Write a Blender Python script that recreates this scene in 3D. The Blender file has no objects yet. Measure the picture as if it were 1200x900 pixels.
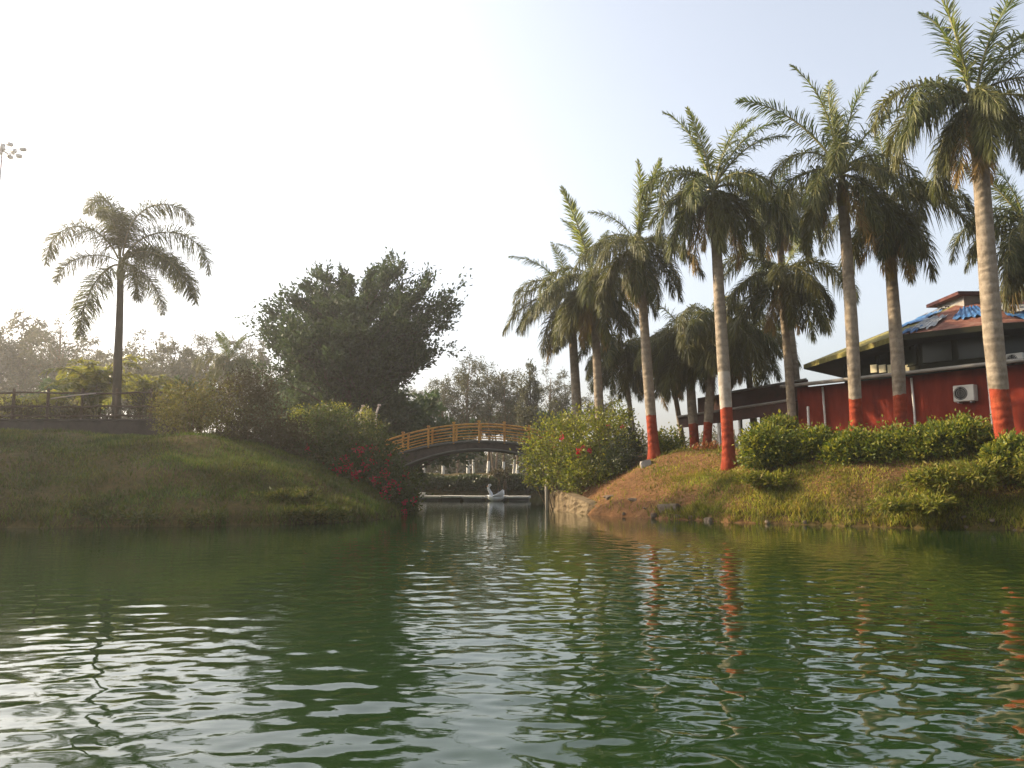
import bpy, math, random
import numpy as np
from mathutils import Vector, Matrix

# ------------------------------------------------------------------ camera, sky, sun, exposure
S = bpy.context.scene
COL = S.collection
PITCH = math.radians(7.02)
EYE = 1.2
F = 942.0                                   # focal length in photo pixels (photo is 1200 x 900)
cam_d = bpy.data.cameras.new('camera')
cam_d.sensor_width = 36.0
cam_d.lens = F / 1200 * 36
cam_d.clip_start, cam_d.clip_end = 0.1, 6000
cam = bpy.data.objects.new('camera', cam_d)
COL.objects.link(cam)
cam.location = (0, 0, EYE)
cam.rotation_euler = (math.pi / 2 + PITCH, 0, 0)
S.camera = cam

SUN_AZ, SUN_EL = math.radians(-69), math.radians(27)      # azimuth from +Y, negative = left
w = bpy.data.worlds.new('World')
S.world = w
w.use_nodes = True
nt = w.node_tree
nt.nodes.clear()
sky = nt.nodes.new('ShaderNodeTexSky')
sky.sky_type = 'NISHITA'
sky.sun_disc = False
sky.sun_elevation = SUN_EL
sky.sun_rotation = SUN_AZ
sky.air_density = 1.0
sky.dust_density = 5.0
sky.ozone_density = 1.0
bg = nt.nodes.new('ShaderNodeBackground')
bg.inputs[1].default_value = 0.15
out = nt.nodes.new('ShaderNodeOutputWorld')
hs_ = nt.nodes.new('ShaderNodeHueSaturation')
hs_.inputs['Saturation'].default_value = 0.5
hs_.inputs['Value'].default_value = 1.22
nt.links.new(sky.outputs[0], hs_.inputs['Color'])
nt.links.new(hs_.outputs[0], bg.inputs[0])
nt.links.new(bg.outputs[0], out.inputs[0])

sl = bpy.data.lights.new('sun', 'SUN')
sl.energy = 5.0
sl.angle = math.radians(0.6)
sl.color = (1.0, 0.78, 0.5)
sun = bpy.data.objects.new('sun', sl)
COL.objects.link(sun)
SD = Vector((math.sin(SUN_AZ) * math.cos(SUN_EL), math.cos(SUN_AZ) * math.cos(SUN_EL), math.sin(SUN_EL)))
sun.rotation_euler = (-SD).to_track_quat('-Z', 'Y').to_euler()
sun.location = SD * 60

vs = S.view_settings
vs.view_transform = 'Standard'
vs.look = 'None'
vs.exposure = 0.95
vs.gamma = 1.0
vs.use_curve_mapping = False
S.render.engine = 'CYCLES'
cy = S.cycles
cy.use_denoising = True
try:
    cy.denoiser = 'OPENIMAGEDENOISE'
except Exception:
    pass
cy.max_bounces = 6
cy.diffuse_bounces = 3
cy.glossy_bounces = 3
cy.transmission_bounces = 4
cy.transparent_max_bounces = 8
cy.volume_bounces = 0
cy.caustics_reflective = False
cy.caustics_refractive = False

# ------------------------------------------------------------------ helpers
rng = np.random.default_rng(11)
cP, sP = math.cos(PITCH), math.sin(PITCH)


def ray(px, py):
    x, y, z = (px - 600) / F, 1.0, (450 - py) / F
    return np.array([x, y * cP - z * sP, y * sP + z * cP])


def at(px, py, D):
    """the world point that the photo shows at pixel px, py, if it stands D metres ahead"""
    r = ray(px, py)
    r = r * (D / r[1])
    return np.array([r[0], D, EYE + r[2]])


def on_water(px, py):
    r = ray(px, py)
    k = -EYE / r[2]
    return np.array([r[0] * k, r[1] * k])


def m_per_px(D):
    return D / F


def tag(o, label=None, cat=None, group=None, kind=None):
    for k, v in (('label', label), ('category', cat), ('group', group), ('kind', kind)):
        if v:
            o[k] = v
    return o


def empty(name, loc, label, cat, group=None, rz=0.0):
    o = bpy.data.objects.new(name, None)
    o.empty_display_size = 0.3
    COL.objects.link(o)
    o.location = loc
    o.rotation_euler = (0, 0, rz)
    return tag(o, label, cat, group)


def obj(name, me, parent=None, loc=None, rz=0.0, scale=None):
    o = bpy.data.objects.new(name, me)
    COL.objects.link(o)
    if parent is not None:
        o.parent = parent
    if loc is not None:
        o.location = loc
    if rz:
        o.rotation_euler = (0, 0, rz)
    if scale is not None:
        o.scale = scale
    return o


class MB:
    """collects pieces, builds ONE mesh"""

    def __init__(self):
        self.v, self.f, self.m, self.n = [], [], [], 0

    def add(self, verts, faces, mi=0):
        verts = np.asarray(verts, dtype=float).reshape(-1, 3)
        fa = [tuple(i + self.n for i in f) for f in faces] if not isinstance(faces, np.ndarray) else [tuple(r) for r in (faces + self.n).tolist()]
        self.v.append(verts)
        self.f += fa
        self.m += list(mi) if hasattr(mi, '__len__') else [mi] * len(fa)
        self.n += len(verts)
        return self

    def box(self, c, s, mi=0, rz=0.0, bev=0.0):
        c = np.asarray(c, float)
        hx, hy, hz = [k / 2 for k in s]
        if bev > 0:
            b = min(bev, hx * .45, hy * .45, hz * .45)
            pts, idx = [], {}
            for sx in (-1, 1):
                for sy in (-1, 1):
                    for sz in (-1, 1):
                        for ax in range(3):
                            p = [sx * (hx - b), sy * (hy - b), sz * (hz - b)]
                            p[ax] += (sx, sy, sz)[ax] * b
                            idx[(sx, sy, sz, ax)] = len(pts)
                            pts.append(p)
            fs = []
            for ax in range(3):
                u, v = (ax + 1) % 3, (ax + 2) % 3
                for sgn in (-1, 1):
                    q = []
                    for a, bb in ((-1, -1), (1, -1), (1, 1), (-1, 1)):
                        k = [0, 0, 0]
                        k[ax], k[u], k[v] = sgn, a, bb
                        q.append(idx[(k[0], k[1], k[2], ax)])
                    fs.append(tuple(q if sgn > 0 else q[::-1]))
            for ax in range(3):
                u, v = (ax + 1) % 3, (ax + 2) % 3
                for su in (-1, 1):
                    for sv in (-1, 1):
                        k0 = [0, 0, 0]
                        k1 = [0, 0, 0]
                        k0[ax], k0[u], k0[v] = -1, su, sv
                        k1[ax], k1[u], k1[v] = 1, su, sv
                        q = [idx[(*k0, u)], idx[(*k1, u)], idx[(*k1, v)], idx[(*k0, v)]]
                        fs.append(tuple(q if su * sv < 0 else q[::-1]))
            for sx in (-1, 1):
                for sy in (-1, 1):
                    for sz in (-1, 1):
                        q = [idx[(sx, sy, sz, a)] for a in range(3)]
                        fs.append(tuple(q if sx * sy * sz > 0 else q[::-1]))
            P = np.array(pts)
        else:
            P = np.array([[x, y, z] for x in (-hx, hx) for y in (-hy, hy) for z in (-hz, hz)])
            fs = [(0, 1, 3, 2), (4, 6, 7, 5), (0, 4, 5, 1), (2, 3, 7, 6), (0, 2, 6, 4), (1, 5, 7, 3)]
        if rz:
            ca, sa = math.cos(rz), math.sin(rz)
            P = np.stack([P[:, 0] * ca - P[:, 1] * sa, P[:, 0] * sa + P[:, 1] * ca, P[:, 2]], 1)
        return self.add(P + c, fs, mi)

    def tube(self, pts, rad, seg=8, mi=0, cap=True, mats=None):
        pts = np.asarray(pts, float)
        n = len(pts)
        rad = np.broadcast_to(np.asarray(rad, float), (n,))
        T = np.gradient(pts, axis=0)
        T /= np.linalg.norm(T, axis=1, keepdims=True) + 1e-9
        ref = np.array([1.0, 0, 0]) if abs(T[0][2]) > .7 else np.array([0, 0, 1.0])
        A = np.cross(T, ref)
        A /= np.linalg.norm(A, axis=1, keepdims=True) + 1e-9
        B = np.cross(T, A)
        th = np.linspace(0, 2 * math.pi, seg, endpoint=False)
        V = pts[:, None] + rad[:, None, None] * (np.cos(th)[None, :, None] * A[:, None] + np.sin(th)[None, :, None] * B[:, None])
        fs, ms = [], []
        for i in range(n - 1):
            for j in range(seg):
                k = (j + 1) % seg
                fs.append((i * seg + j, i * seg + k, (i + 1) * seg + k, (i + 1) * seg + j))
                ms.append(mats[i] if mats is not None else mi)
        if cap:
            fs.append(tuple(range(seg))[::-1])
            ms.append(mats[0] if mats is not None else mi)
            fs.append(tuple((n - 1) * seg + j for j in range(seg)))
            ms.append(mats[-1] if mats is not None else mi)
        return self.add(V.reshape(-1, 3), fs, ms)

    def bar(self, a, b, r, mi=0, seg=6):
        return self.tube([a, b], r, seg, mi)

    def leaves(self, c, d, ln, wd, r, mi=0, curl=0.0):
        """one four-cornered leaf per centre c, along d"""
        n = len(c)
        d = d / (np.linalg.norm(d, axis=1, keepdims=True) + 1e-9)
        up = r.normal(size=(n, 3))
        s = np.cross(d, up)
        s /= np.linalg.norm(s, axis=1, keepdims=True) + 1e-9
        ln = np.broadcast_to(ln, (n,))[:, None] * r.uniform(.7, 1.3, (n, 1))
        wd = np.broadcast_to(wd, (n,))[:, None] * r.uniform(.7, 1.3, (n, 1))
        mid = c + d * ln * .5
        tip = c + d * ln
        tip[:, 2] -= (ln * curl)[:, 0]
        V = np.stack([c, mid + s * wd * .5, tip, mid - s * wd * .5], 1).reshape(-1, 3)
        return self.add(V, np.arange(4 * n).reshape(n, 4), mi)

    def mesh(self, name, mats, smooth=False):
        me = bpy.data.meshes.new(name)
        me.from_pydata(np.concatenate(self.v).tolist() if self.v else [], [], self.f)
        for m in (mats if isinstance(mats, (list, tuple)) else [mats]):
            me.materials.append(m)
        me.polygons.foreach_set('material_index', np.asarray(self.m, dtype=np.int32))
        if smooth:
            me.polygons.foreach_set('use_smooth', np.ones(len(self.f), dtype=bool))
        me.update()
        return me

    def build(self, name, mats, parent=None, smooth=False, loc=None, rz=0.0):
        return obj(name, self.mesh(name, mats, smooth), parent, loc, rz)


# ---- materials
def _nodes(name):
    m = bpy.data.materials.new(name)
    m.use_nodes = True
    t = m.node_tree
    return m, t, t.nodes['Principled BSDF'], t.nodes['Material Output']


def ramp(t, cols):
    r = t.nodes.new('ShaderNodeValToRGB')
    e = r.color_ramp.elements
    n = len(cols)
    while len(e) < n:
        e.new(0.5)
    for i, c in enumerate(cols):
        if len(c) == 4:
            e[i].position, cc = c[0], c[1:]
        else:
            e[i].position, cc = i / max(1, n - 1), c
        e[i].color = (*cc, 1)
    return r


def noise(t, scale, detail=4, rough=.55, stretch=None):
    tc = t.nodes.new('ShaderNodeTexCoord')
    n = t.nodes.new('ShaderNodeTexNoise')
    n.inputs['Scale'].default_value = scale
    n.inputs['Detail'].default_value = detail
    n.inputs['Roughness'].default_value = rough
    if stretch:
        mp = t.nodes.new('ShaderNodeMapping')
        mp.inputs['Scale'].default_value = stretch
        t.links.new(tc.outputs['Object'], mp.inputs[0])
        t.links.new(mp.outputs[0], n.inputs[0])
    else:
        t.links.new(tc.outputs['Object'], n.inputs[0])
    return n


def surf(name, cols, scale=3, rough=.8, spec=.3, bump=0.0, bscale=20, metal=0.0, stretch=None, lo=.3, hi=.7):
    """noise-mottled solid surface"""
    m, t, p, o = _nodes(name)
    if len(cols) == 1:
        c = cols[0]
        cols = [tuple(k * .82 for k in c), c, tuple(min(1, k * 1.15) for k in c)]
    n = noise(t, scale, 6, .6, stretch)
    k = len(cols)
    r = ramp(t, [(lo + (hi - lo) * i / max(1, k - 1), *c) for i, c in enumerate(cols)])
    t.links.new(n.outputs[0], r.inputs[0])
    t.links.new(r.outputs[0], p.inputs['Base Color'])
    p.inputs['Roughness'].default_value = rough
    p.inputs['Specular IOR Level'].default_value = spec
    p.inputs['Metallic'].default_value = metal
    if bump:
        nb = noise(t, bscale, 5, .6, stretch)
        b = t.nodes.new('ShaderNodeBump')
        b.inputs['Strength'].default_value = bump
        b.inputs['Distance'].default_value = .05
        t.links.new(nb.outputs[0], b.inputs['Height'])
        t.links.new(b.outputs[0], p.inputs['Normal'])
    return m


def leafy(name, cols, transl=.35, rough=.5, spec=.35, per_obj=0.0, alt=None, patch=0.0):
    """foliage: every leaf takes its own colour from cols; some light passes through"""
    m, t, p, o = _nodes(name)
    g = t.nodes.new('ShaderNodeNewGeometry')
    r = ramp(t, cols)
    t.links.new(g.outputs['Random Per Island'], r.inputs[0])
    col = r.outputs[0]
    if per_obj and alt:
        oi = t.nodes.new('ShaderNodeObjectInfo')
        mu = t.nodes.new('ShaderNodeMath')
        mu.operation = 'MULTIPLY'
        mu.inputs[1].default_value = per_obj
        t.links.new(oi.outputs['Random'], mu.inputs[0])
        mx = t.nodes.new('ShaderNodeMix')
        mx.data_type = 'RGBA'
        t.links.new(mu.outputs[0], mx.inputs[0])
        t.links.new(col, mx.inputs[6])
        mx.inputs[7].default_value = (*alt, 1)
        col = mx.outputs[2]
    if patch:
        nz = noise(t, patch, 5, .6)
        mr = t.nodes.new('ShaderNodeMapRange')
        mr.inputs['From Min'].default_value, mr.inputs['From Max'].default_value = .35, .65
        mr.inputs['To Min'].default_value, mr.inputs['To Max'].default_value = .55, 1.55
        t.links.new(nz.outputs[0], mr.inputs[0])
        hp = t.nodes.new('ShaderNodeHueSaturation')
        mh = t.nodes.new('ShaderNodeMapRange')
        mh.inputs['From Min'].default_value, mh.inputs['From Max'].default_value = .35, .65
        mh.inputs['To Min'].default_value, mh.inputs['To Max'].default_value = .525, .475
        nz2 = noise(t, patch * .6, 4, .6)
        t.links.new(nz2.outputs[0], mh.inputs[0])
        t.links.new(mh.outputs[0], hp.inputs['Hue'])
        t.links.new(mr.outputs[0], hp.inputs['Value'])
        t.links.new(col, hp.inputs['Color'])
        col = hp.outputs[0]
    t.links.new(col, p.inputs['Base Color'])
    p.inputs['Roughness'].default_value = rough
    p.inputs['Specular IOR Level'].default_value = spec
    tr = t.nodes.new('ShaderNodeBsdfTranslucent')
    hs = t.nodes.new('ShaderNodeHueSaturation')
    hs.inputs['Value'].default_value = 1.3
    hs.inputs['Saturation'].default_value = 1.1
    t.links.new(col, hs.inputs['Color'])
    t.links.new(hs.outputs[0], tr.inputs[0])
    ms = t.nodes.new('ShaderNodeMixShader')
    ms.inputs[0].default_value = transl
    t.links.new(p.outputs[0], ms.inputs[1])
    t.links.new(tr.outputs[0], ms.inputs[2])
    t.links.new(ms.outputs[0], o.inputs[0])
    return m


M = {}
M['palm_leaf'] = leafy('palm_leaf', [(.028, .04, .01), (.05, .066, .014), (.085, .1, .022), (.125, .12, .03)], .32, .5, .25, .55, (.115, .1, .026))
M['palm_leaf_young'] = leafy('palm_leaf_young', [(.1, .13, .03), (.17, .19, .045), (.24, .24, .07)], .4, .5, .3)
M['palm_leaf_dry'] = leafy('palm_leaf_dry', [(.17, .11, .04), (.26, .17, .06), (.2, .17, .05)], .3, .7, .2)
M['palm_leaf_green'] = leafy('palm_leaf_green', [(.03, .052, .01), (.055, .088, .016), (.09, .125, .022), (.125, .135, .03)], .35, .5, .25, .4, (.13, .13, .03))
M['rachis'] = surf('rachis', [(.16, .16, .05), (.24, .2, .07)], 4, .5)
M['crownshaft'] = surf('crownshaft', [(.1, .13, .035), (.16, .15, .05), (.12, .09, .04)], 2.5, .5, .4)


def trunk_material(name, cols, paint=False):
    m, t, p, o = _nodes(name)
    n1 = noise(t, 2.2, 8, .65, (1, 1, .55))
    n2 = noise(t, 14, 6, .7, (1, 1, .5))
    r1 = ramp(t, cols)
    t.links.new(n1.outputs[0], r1.inputs[0])
    tc = t.nodes.new('ShaderNodeTexCoord')
    wv = t.nodes.new('ShaderNodeTexWave')
    wv.bands_direction = 'Z'
    wv.inputs['Scale'].default_value = 1.1
    wv.inputs['Distortion'].default_value = 6.5
    wv.inputs['Detail'].default_value = 3
    wv.inputs['Detail Scale'].default_value = 1.2
    t.links.new(tc.outputs['Object'], wv.inputs[0])
    rw = ramp(t, [(.0, .55, .52, .5), (.1, .85, .85, .85), (.4, 1, 1, 1)])
    t.links.new(wv.outputs[1], rw.inputs[0])
    r2 = ramp(t, [(.3, .55, .52, .5), (.5, 1, 1, 1), (.75, 1.0, 1.0, 1.0)])
    t.links.new(n2.outputs[0], r2.inputs[0])
    prev = r1.outputs[0]
    for x, f in ((rw.outputs[0], .12 if paint else .24), (r2.outputs[0], 1.0 if paint else .7)):
        mx = t.nodes.new('ShaderNodeMix')
        mx.data_type = 'RGBA'
        mx.blend_type = 'MULTIPLY'
        mx.inputs[0].default_value = f
        t.links.new(prev, mx.inputs[6])
        t.links.new(x, mx.inputs[7])
        prev = mx.outputs[2]
    t.links.new(prev, p.inputs['Base Color'])
    p.inputs['Roughness'].default_value = .88
    p.inputs['Specular IOR Level'].default_value = .12
    b1 = t.nodes.new('ShaderNodeBump')
    b1.inputs['Strength'].default_value = .6
    b1.inputs['Distance'].default_value = .03
    t.links.new(wv.outputs[1], b1.inputs['Height'])
    b2 = t.nodes.new('ShaderNodeBump')
    b2.inputs['Strength'].default_value = .6
    b2.inputs['Distance'].default_value = .03
    t.links.new(n2.outputs[0], b2.inputs['Height'])
    t.links.new(b1.outputs[0], b2.inputs['Normal'])
    t.links.new(b2.outputs[0], p.inputs['Normal'])
    return m


M['palm_trunk'] = trunk_material('palm_trunk', [(.25, .09, .07, .045), (.42, .18, .145, .105), (.58, .26, .215, .16), (.75, .15, .11, .075)])
M['red_paint'] = trunk_material('red_paint', [(.24, .12, .07, .045), (.33, .17, .027, .012), (.55, .24, .04, .016), (.68, .3, .075, .032), (.8, .18, .1, .065)], True)
M['old_paint'] = surf('old_paint', [(.28, .25, .2), (.34, .3, .25), (.2, .16, .12)], 2, .85, .15, .3, 9)
M['bark'] = surf('bark', [(.035, .026, .018), (.065, .05, .035), (.09, .07, .05)], 3, .9, .1, .6, 12, stretch=(1, 1, .3))
M['white_trunk'] = surf('white_trunk', [(.6, .58, .52), (.72, .7, .64)], 3, .9, .1)
M['stem'] = surf('stem', [(.11, .075, .045), (.18, .13, .08)], 5, .9, .1)
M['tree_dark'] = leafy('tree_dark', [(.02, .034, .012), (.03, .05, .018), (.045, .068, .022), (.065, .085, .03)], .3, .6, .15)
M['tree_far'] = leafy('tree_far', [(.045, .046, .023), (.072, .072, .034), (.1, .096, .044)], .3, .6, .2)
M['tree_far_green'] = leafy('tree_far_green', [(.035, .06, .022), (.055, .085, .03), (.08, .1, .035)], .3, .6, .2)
M['bush_lime'] = leafy('bush_lime', [(.075, .105, .014), (.14, .165, .022), (.23, .23, .036), (.12, .1, .024)], .4, .5, .3)
M['bush_dark'] = leafy('bush_dark', [(.02, .03, .009), (.033, .048, .012), (.05, .06, .015)], .3, .5, .35)
M['bush_deep'] = leafy('bush_deep', [(.026, .042, .01), (.045, .066, .014), (.075, .09, .02), (.055, .04, .018)], .3, .55, .2)
M['bush_olive'] = leafy('bush_olive', [(.055, .056, .015), (.09, .088, .022), (.135, .122, .032), (.07, .054, .02)], .4, .6, .2)
M['bush_brown'] = leafy('bush_brown', [(.045, .036, .018), (.07, .055, .026), (.05, .05, .018)], .25, .7, .15)
M['hedge'] = leafy('hedge', [(.04, .065, .01), (.08, .11, .016), (.16, .17, .025), (.24, .22, .035)], .38, .55, .2)
M['areca'] = leafy('areca', [(.1, .12, .022), (.17, .175, .034), (.24, .21, .05)], .5, .5, .3)
M['croton'] = leafy('croton', [(.22, .05, .025), (.3, .11, .03), (.12, .1, .02), (.18, .04, .03)], .35, .5, .3)
M['red_flower'] = leafy('red_flower', [(.36, .018, .045), (.48, .03, .07), (.3, .012, .02)], .4, .6, .2)
M['orange_flower'] = leafy('orange_flower', [(.6, .1, .03), (.62, .06, .03), (.65, .2, .05)], .4, .6, .2)
M['yellow_flower'] = leafy('yellow_flower', [(.5, .38, .04), (.55, .5, .1), (.45, .3, .05)], .4, .6, .2)
M['grass'] = leafy('grass', [(.032, .054, .008), (.054, .08, .011), (.085, .1, .017), (.1, .09, .024)], .35, .6, .2, patch=.7)  # darkened so the colour carries part of the left bank's shade
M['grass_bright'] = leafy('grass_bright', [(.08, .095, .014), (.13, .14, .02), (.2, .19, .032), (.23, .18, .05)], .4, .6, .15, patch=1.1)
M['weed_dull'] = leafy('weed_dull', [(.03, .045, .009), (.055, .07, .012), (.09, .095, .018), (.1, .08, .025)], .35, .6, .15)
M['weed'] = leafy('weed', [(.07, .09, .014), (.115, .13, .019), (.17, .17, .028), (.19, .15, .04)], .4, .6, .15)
M['rock'] = surf('rock', [(.07, .05, .035), (.14, .105, .075), (.2, .165, .125)], 3, .9, .15, .6, 8)
M['pale_rock'] = surf('pale_rock', [(.22, .2, .18), (.34, .32, .29)], 3, .9, .15, .5, 8)
M['stone_wall'] = surf('stone_wall', [(.03, .02, .012), (.09, .065, .037), (.17, .13, .078), (.05, .036, .02)], 2.2, .9, .1, .9, 3, stretch=(1, 1, .3))
M['low_wall'] = surf('low_wall', [(.05, .04, .034), (.075, .06, .05), (.045, .042, .032)], 1.5, .9, .1, .4, 6)
M['fence_wood'] = surf('fence_wood', [(.06, .04, .027), (.1, .068, .045)], 4, .85, .15, .3, 10, stretch=(1, 1, 1))
M['bridge_paint'] = surf('bridge_paint', [(.2, .09, .03), (.46, .21, .04), (.6, .3, .06), (.36, .17, .045)], 4, .6, .3, .15, 14)
M['bridge_fascia'] = surf('bridge_fascia', [(.05, .036, .03), (.085, .063, .05), (.035, .028, .024)], 2, .85, .1, .3, 8)
M['bridge_edge'] = surf('bridge_edge', [(.1, .095, .08), (.15, .14, .115)], 2, .85, .1)
M['concrete'] = surf('concrete', [(.35, .34, .31), (.46, .45, .41), (.4, .39, .35)], 2, .9, .15, .3, 10)
M['dark_float'] = surf('dark_float', [(.05, .05, .05), (.08, .08, .075)], 3, .8)
M['swan_white'] = surf('swan_white', [(.72, .72, .7), (.82, .82, .8)], 3, .35, .5)
M['swan_beak'] = surf('swan_beak', [(.7, .28, .04)], 3, .4)
M['boat_seat'] = surf('boat_seat', [(.06, .1, .2)], 3, .5)
M['red_wall'] = surf('red_wall', [(.06, .008, .006), (.15, .018, .008), (.19, .024, .011), (.23, .04, .018)], 1.1, .85, .15, .2, 9, stretch=(1.6, 1.6, .35))
M['dark_wall'] = surf('dark_wall', [(.014, .015, .009), (.028, .028, .016)], 1.5, .8, .1)
M['dark_glass'] = surf('dark_glass', [(.012, .016, .012), (.02, .025, .018)], 1, .25, .25)
M['skylit_pane'] = surf('skylit_pane', [(.62, .55, .36), (.72, .64, .42)], 2, .6, .3)  # pale colour stands in for bright sky seen through the windows
M['gutter'] = surf('gutter', [(.2, .19, .17), (.28, .26, .24)], 2, .6, .3)
M['moss_roof'] = surf('moss_roof', [(.1, .08, .03), (.22, .2, .06), (.17, .15, .05), (.06, .045, .025)], 3.0, .85, .15, .5, 7)
M['red_roof'] = surf('red_roof', [(.1, .04, .03), (.17, .07, .05), (.24, .15, .12)], 2.5, .85, .15, .4, 9)
M['cupola_red'] = surf('cupola_red', [(.08, .03, .026), (.12, .045, .037)], 2, .8, .15)
M['blue_tarp'] = surf('blue_tarp', [(.02, .08, .25), (.035, .14, .34), (.14, .24, .38)], 3, .4, .4, .4, 7)
M['white_tarp'] = surf('white_tarp', [(.26, .28, .3), (.4, .41, .42), (.22, .25, .29)], 3, .5, .3, .4, 7)
M['white_paint'] = surf('white_paint', [(.68, .66, .62), (.78, .76, .72)], 3, .5, .3)
M['ac_case'] = surf('ac_case', [(.48, .46, .42), (.58, .56, .51)], 3, .5, .3)
M['black'] = surf('black', [(.006, .006, .006), (.01, .01, .01)], 3, .9, 0)
M['canopy_sheet'] = surf('canopy_sheet', [(.05, .02, .016), (.075, .03, .023), (.045, .024, .018)], 1.5, .75, .2, .3, 6)
M['galvanised'] = surf('galvanised', [(.3, .3, .31), (.4, .4, .41)], 2, .5, .4, metal=.4)
M['lamp_glass'] = surf('lamp_glass', [(.5, .5, .5)], 2, .2, .5)
M['teal_cloth'] = surf('teal_cloth', [(.1, .32, .33)], 4, .8)
M['post_pink'] = surf('post_pink', [(.5, .4, .33), (.6, .5, .42)], 4, .7)

# ------------------------------------------------------------------ the lie of the land
shore_px_left = [(-330, 625), (-200, 621), (0, 619), (150, 618), (300, 616), (400, 612), (450, 608), (488, 600)]
shore_px_right = [(688, 603), (720, 605), (760, 607), (800, 609), (850, 612), (900, 614), (1000, 617.5), (1100, 620), (1200, 622), (1350, 626)]
POND = [tuple(on_water(*p)) for p in shore_px_left]
POND += [(-4.3, 36.5), (-5.1, 42), (-7.5, 48), (-14, 54), (-15, 61), (8, 62), (7, 52), (3.0, 45), (2.35, 42), (1.75, 37)]
POND += [tuple(on_water(*p)) for p in shore_px_right]
POND += [(26, 12), (40, -30), (-40, -30), (-32, 14)]
POND = np.array(POND)


def shore_dist(x, y):
    """signed distance to the shoreline, positive on land"""
    x = np.asarray(x, float)
    y = np.asarray(y, float)
    best = np.full(x.shape, 1e9)
    inside = np.zeros(x.shape, bool)
    n = len(POND)
    for i in range(n):
        ax, ay = POND[i]
        bx, by = POND[(i + 1) % n]
        dx, dy = bx - ax, by - ay
        t = np.clip(((x - ax) * dx + (y - ay) * dy) / (dx * dx + dy * dy), 0, 1)
        best = np.minimum(best, np.hypot(x - ax - t * dx, y - ay - t * dy))
        c = ((ay > y) != (by > y)) & (x < (bx - ax) * (y - ay) / (by - ay + 1e-12) + ax)
        inside ^= c
    wob = .17 * np.sin(x * 1.9 + 1.3 * np.sin(y * 1.1)) + .11 * np.sin(y * 3.1 + x * 2.3) + .07 * np.sin(x * 5.3 - y * 2.1)
    return np.where(inside, -best, best) + wob * np.exp(-(best / 1.6) ** 2)


def sstep(a, b, x):
    t = np.clip((x - a) / (b - a), 0, 1)
    return t * t * (3 - 2 * t)


_wv = [(rng.uniform(0, 6.28), rng.uniform(.25, 2.6), rng.uniform(0, 6.28)) for _ in range(26)]


def lumps(x, y):
    z = 0
    for a, k, ph in _wv:
        z = z + np.sin((math.cos(a) * x + math.sin(a) * y) * k * 1.3 + ph) * (.05 / (k + .35))
    return z


def ground(x, y):
    x = np.asarray(x, float)
    y = np.asarray(y, float)
    d = shore_dist(x, y)
    left = sstep(-.4, -2.0, x) * (1 - sstep(46, 54, y))
    far = sstep(50, 57, y)
    H = 2.35 + (2.75 - 2.35) * left
    R = 4.6 + (7.5 - 4.6) * left
    H = H * (1 - far) + 1.75 * far
    R = R * (1 - far) + 3.0 * far
    u = np.clip(d / R, 0, 1)
    land = H * (1 - (1 - u) ** 1.55) + .13 * sstep(0, .25, d)
    land = land + lumps(x, y) * sstep(.2, 2.5, d) * .55
    bed = np.maximum(-1.4, d * .6) - .05
    return np.where(d > 0, land, bed)


def gz(x, y):
    return float(ground(np.array([x]), np.array([y]))[0])


def axis(lo, hi, step, far):
    a = list(np.arange(lo, hi + 1e-6, step))
    s = step
    left, right = a[0], a[-1]
    L, Rr = [], []
    while right < far:
        s *= 1.35
        right += s
        left -= s
        L.append(left)
        Rr.append(right)
    return np.array(L[::-1] + a + Rr)


gx, gy = axis(-26, 26, .3, 1800), axis(14, 66, .3, 1800)
XX, YY = np.meshgrid(gx, gy)
DD = shore_dist(XX, YY)
ZZ = ground(XX, YY)
nx, ny = len(gx), len(gy)
ii = (np.arange(ny - 1)[:, None] * nx + np.arange(nx - 1)[None, :]).reshape(-1)
tf = np.stack([ii, ii + 1, ii + nx + 1, ii + nx], 1)
tb = MB().add(np.stack([XX, YY, ZZ], -1).reshape(-1, 3), tf)


def soil_material():
    m, t, p, o = _nodes('soil')
    a = t.nodes.new('ShaderNodeAttribute')
    a.attribute_name = 'bare_soil'
    n1, n2 = noise(t, 1.1, 8, .65), noise(t, 5.0, 6, .7)
    r1 = ramp(t, [(.3, .03, .03, .009), (.5, .05, .046, .013), (.7, .085, .065, .022)])      # mossy turf
    r2 = ramp(t, [(.28, .055, .025, .011), (.5, .115, .056, .023), (.72, .185, .1, .046)])        # dry earth
    t.links.new(n2.outputs[0], r1.inputs[0])
    t.links.new(n2.outputs[0], r2.inputs[0])
    ad = t.nodes.new('ShaderNodeMath')
    ad.operation = 'MULTIPLY_ADD'
    ad.inputs[1].default_value = .9
    t.links.new(n1.outputs[0], ad.inputs[0])
    sb = t.nodes.new('ShaderNodeMath')
    sb.operation = 'SUBTRACT'
    sb.inputs[1].default_value = .45
    t.links.new(a.outputs['Fac'], sb.inputs[0])
    t.links.new(sb.outputs[0], ad.inputs[2])
    cl = t.nodes.new('ShaderNodeClamp')
    t.links.new(ad.outputs[0], cl.inputs[0])
    mx = t.nodes.new('ShaderNodeMix')
    mx.data_type = 'RGBA'
    t.links.new(cl.outputs[0], mx.inputs[0])
    t.links.new(r1.outputs[0], mx.inputs[6])
    t.links.new(r2.outputs[0], mx.inputs[7])
    t.links.new(mx.outputs[2], p.inputs['Base Color'])
    p.inputs['Roughness'].default_value = .95
    p.inputs['Specular IOR Level'].default_value = .1
    b = t.nodes.new('ShaderNodeBump')
    b.inputs['Strength'].default_value = .8
    b.inputs['Distance'].default_value = .08
    t.links.new(n2.outputs[0], b.inputs['Height'])
    t.links.new(b.outputs[0], p.inputs['Normal'])
    return m


ter = tb.build('ground', soil_material(), smooth=True)
tag(ter, 'grassy earth banks sloping down to the green pond', 'ground', kind='structure')


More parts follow.
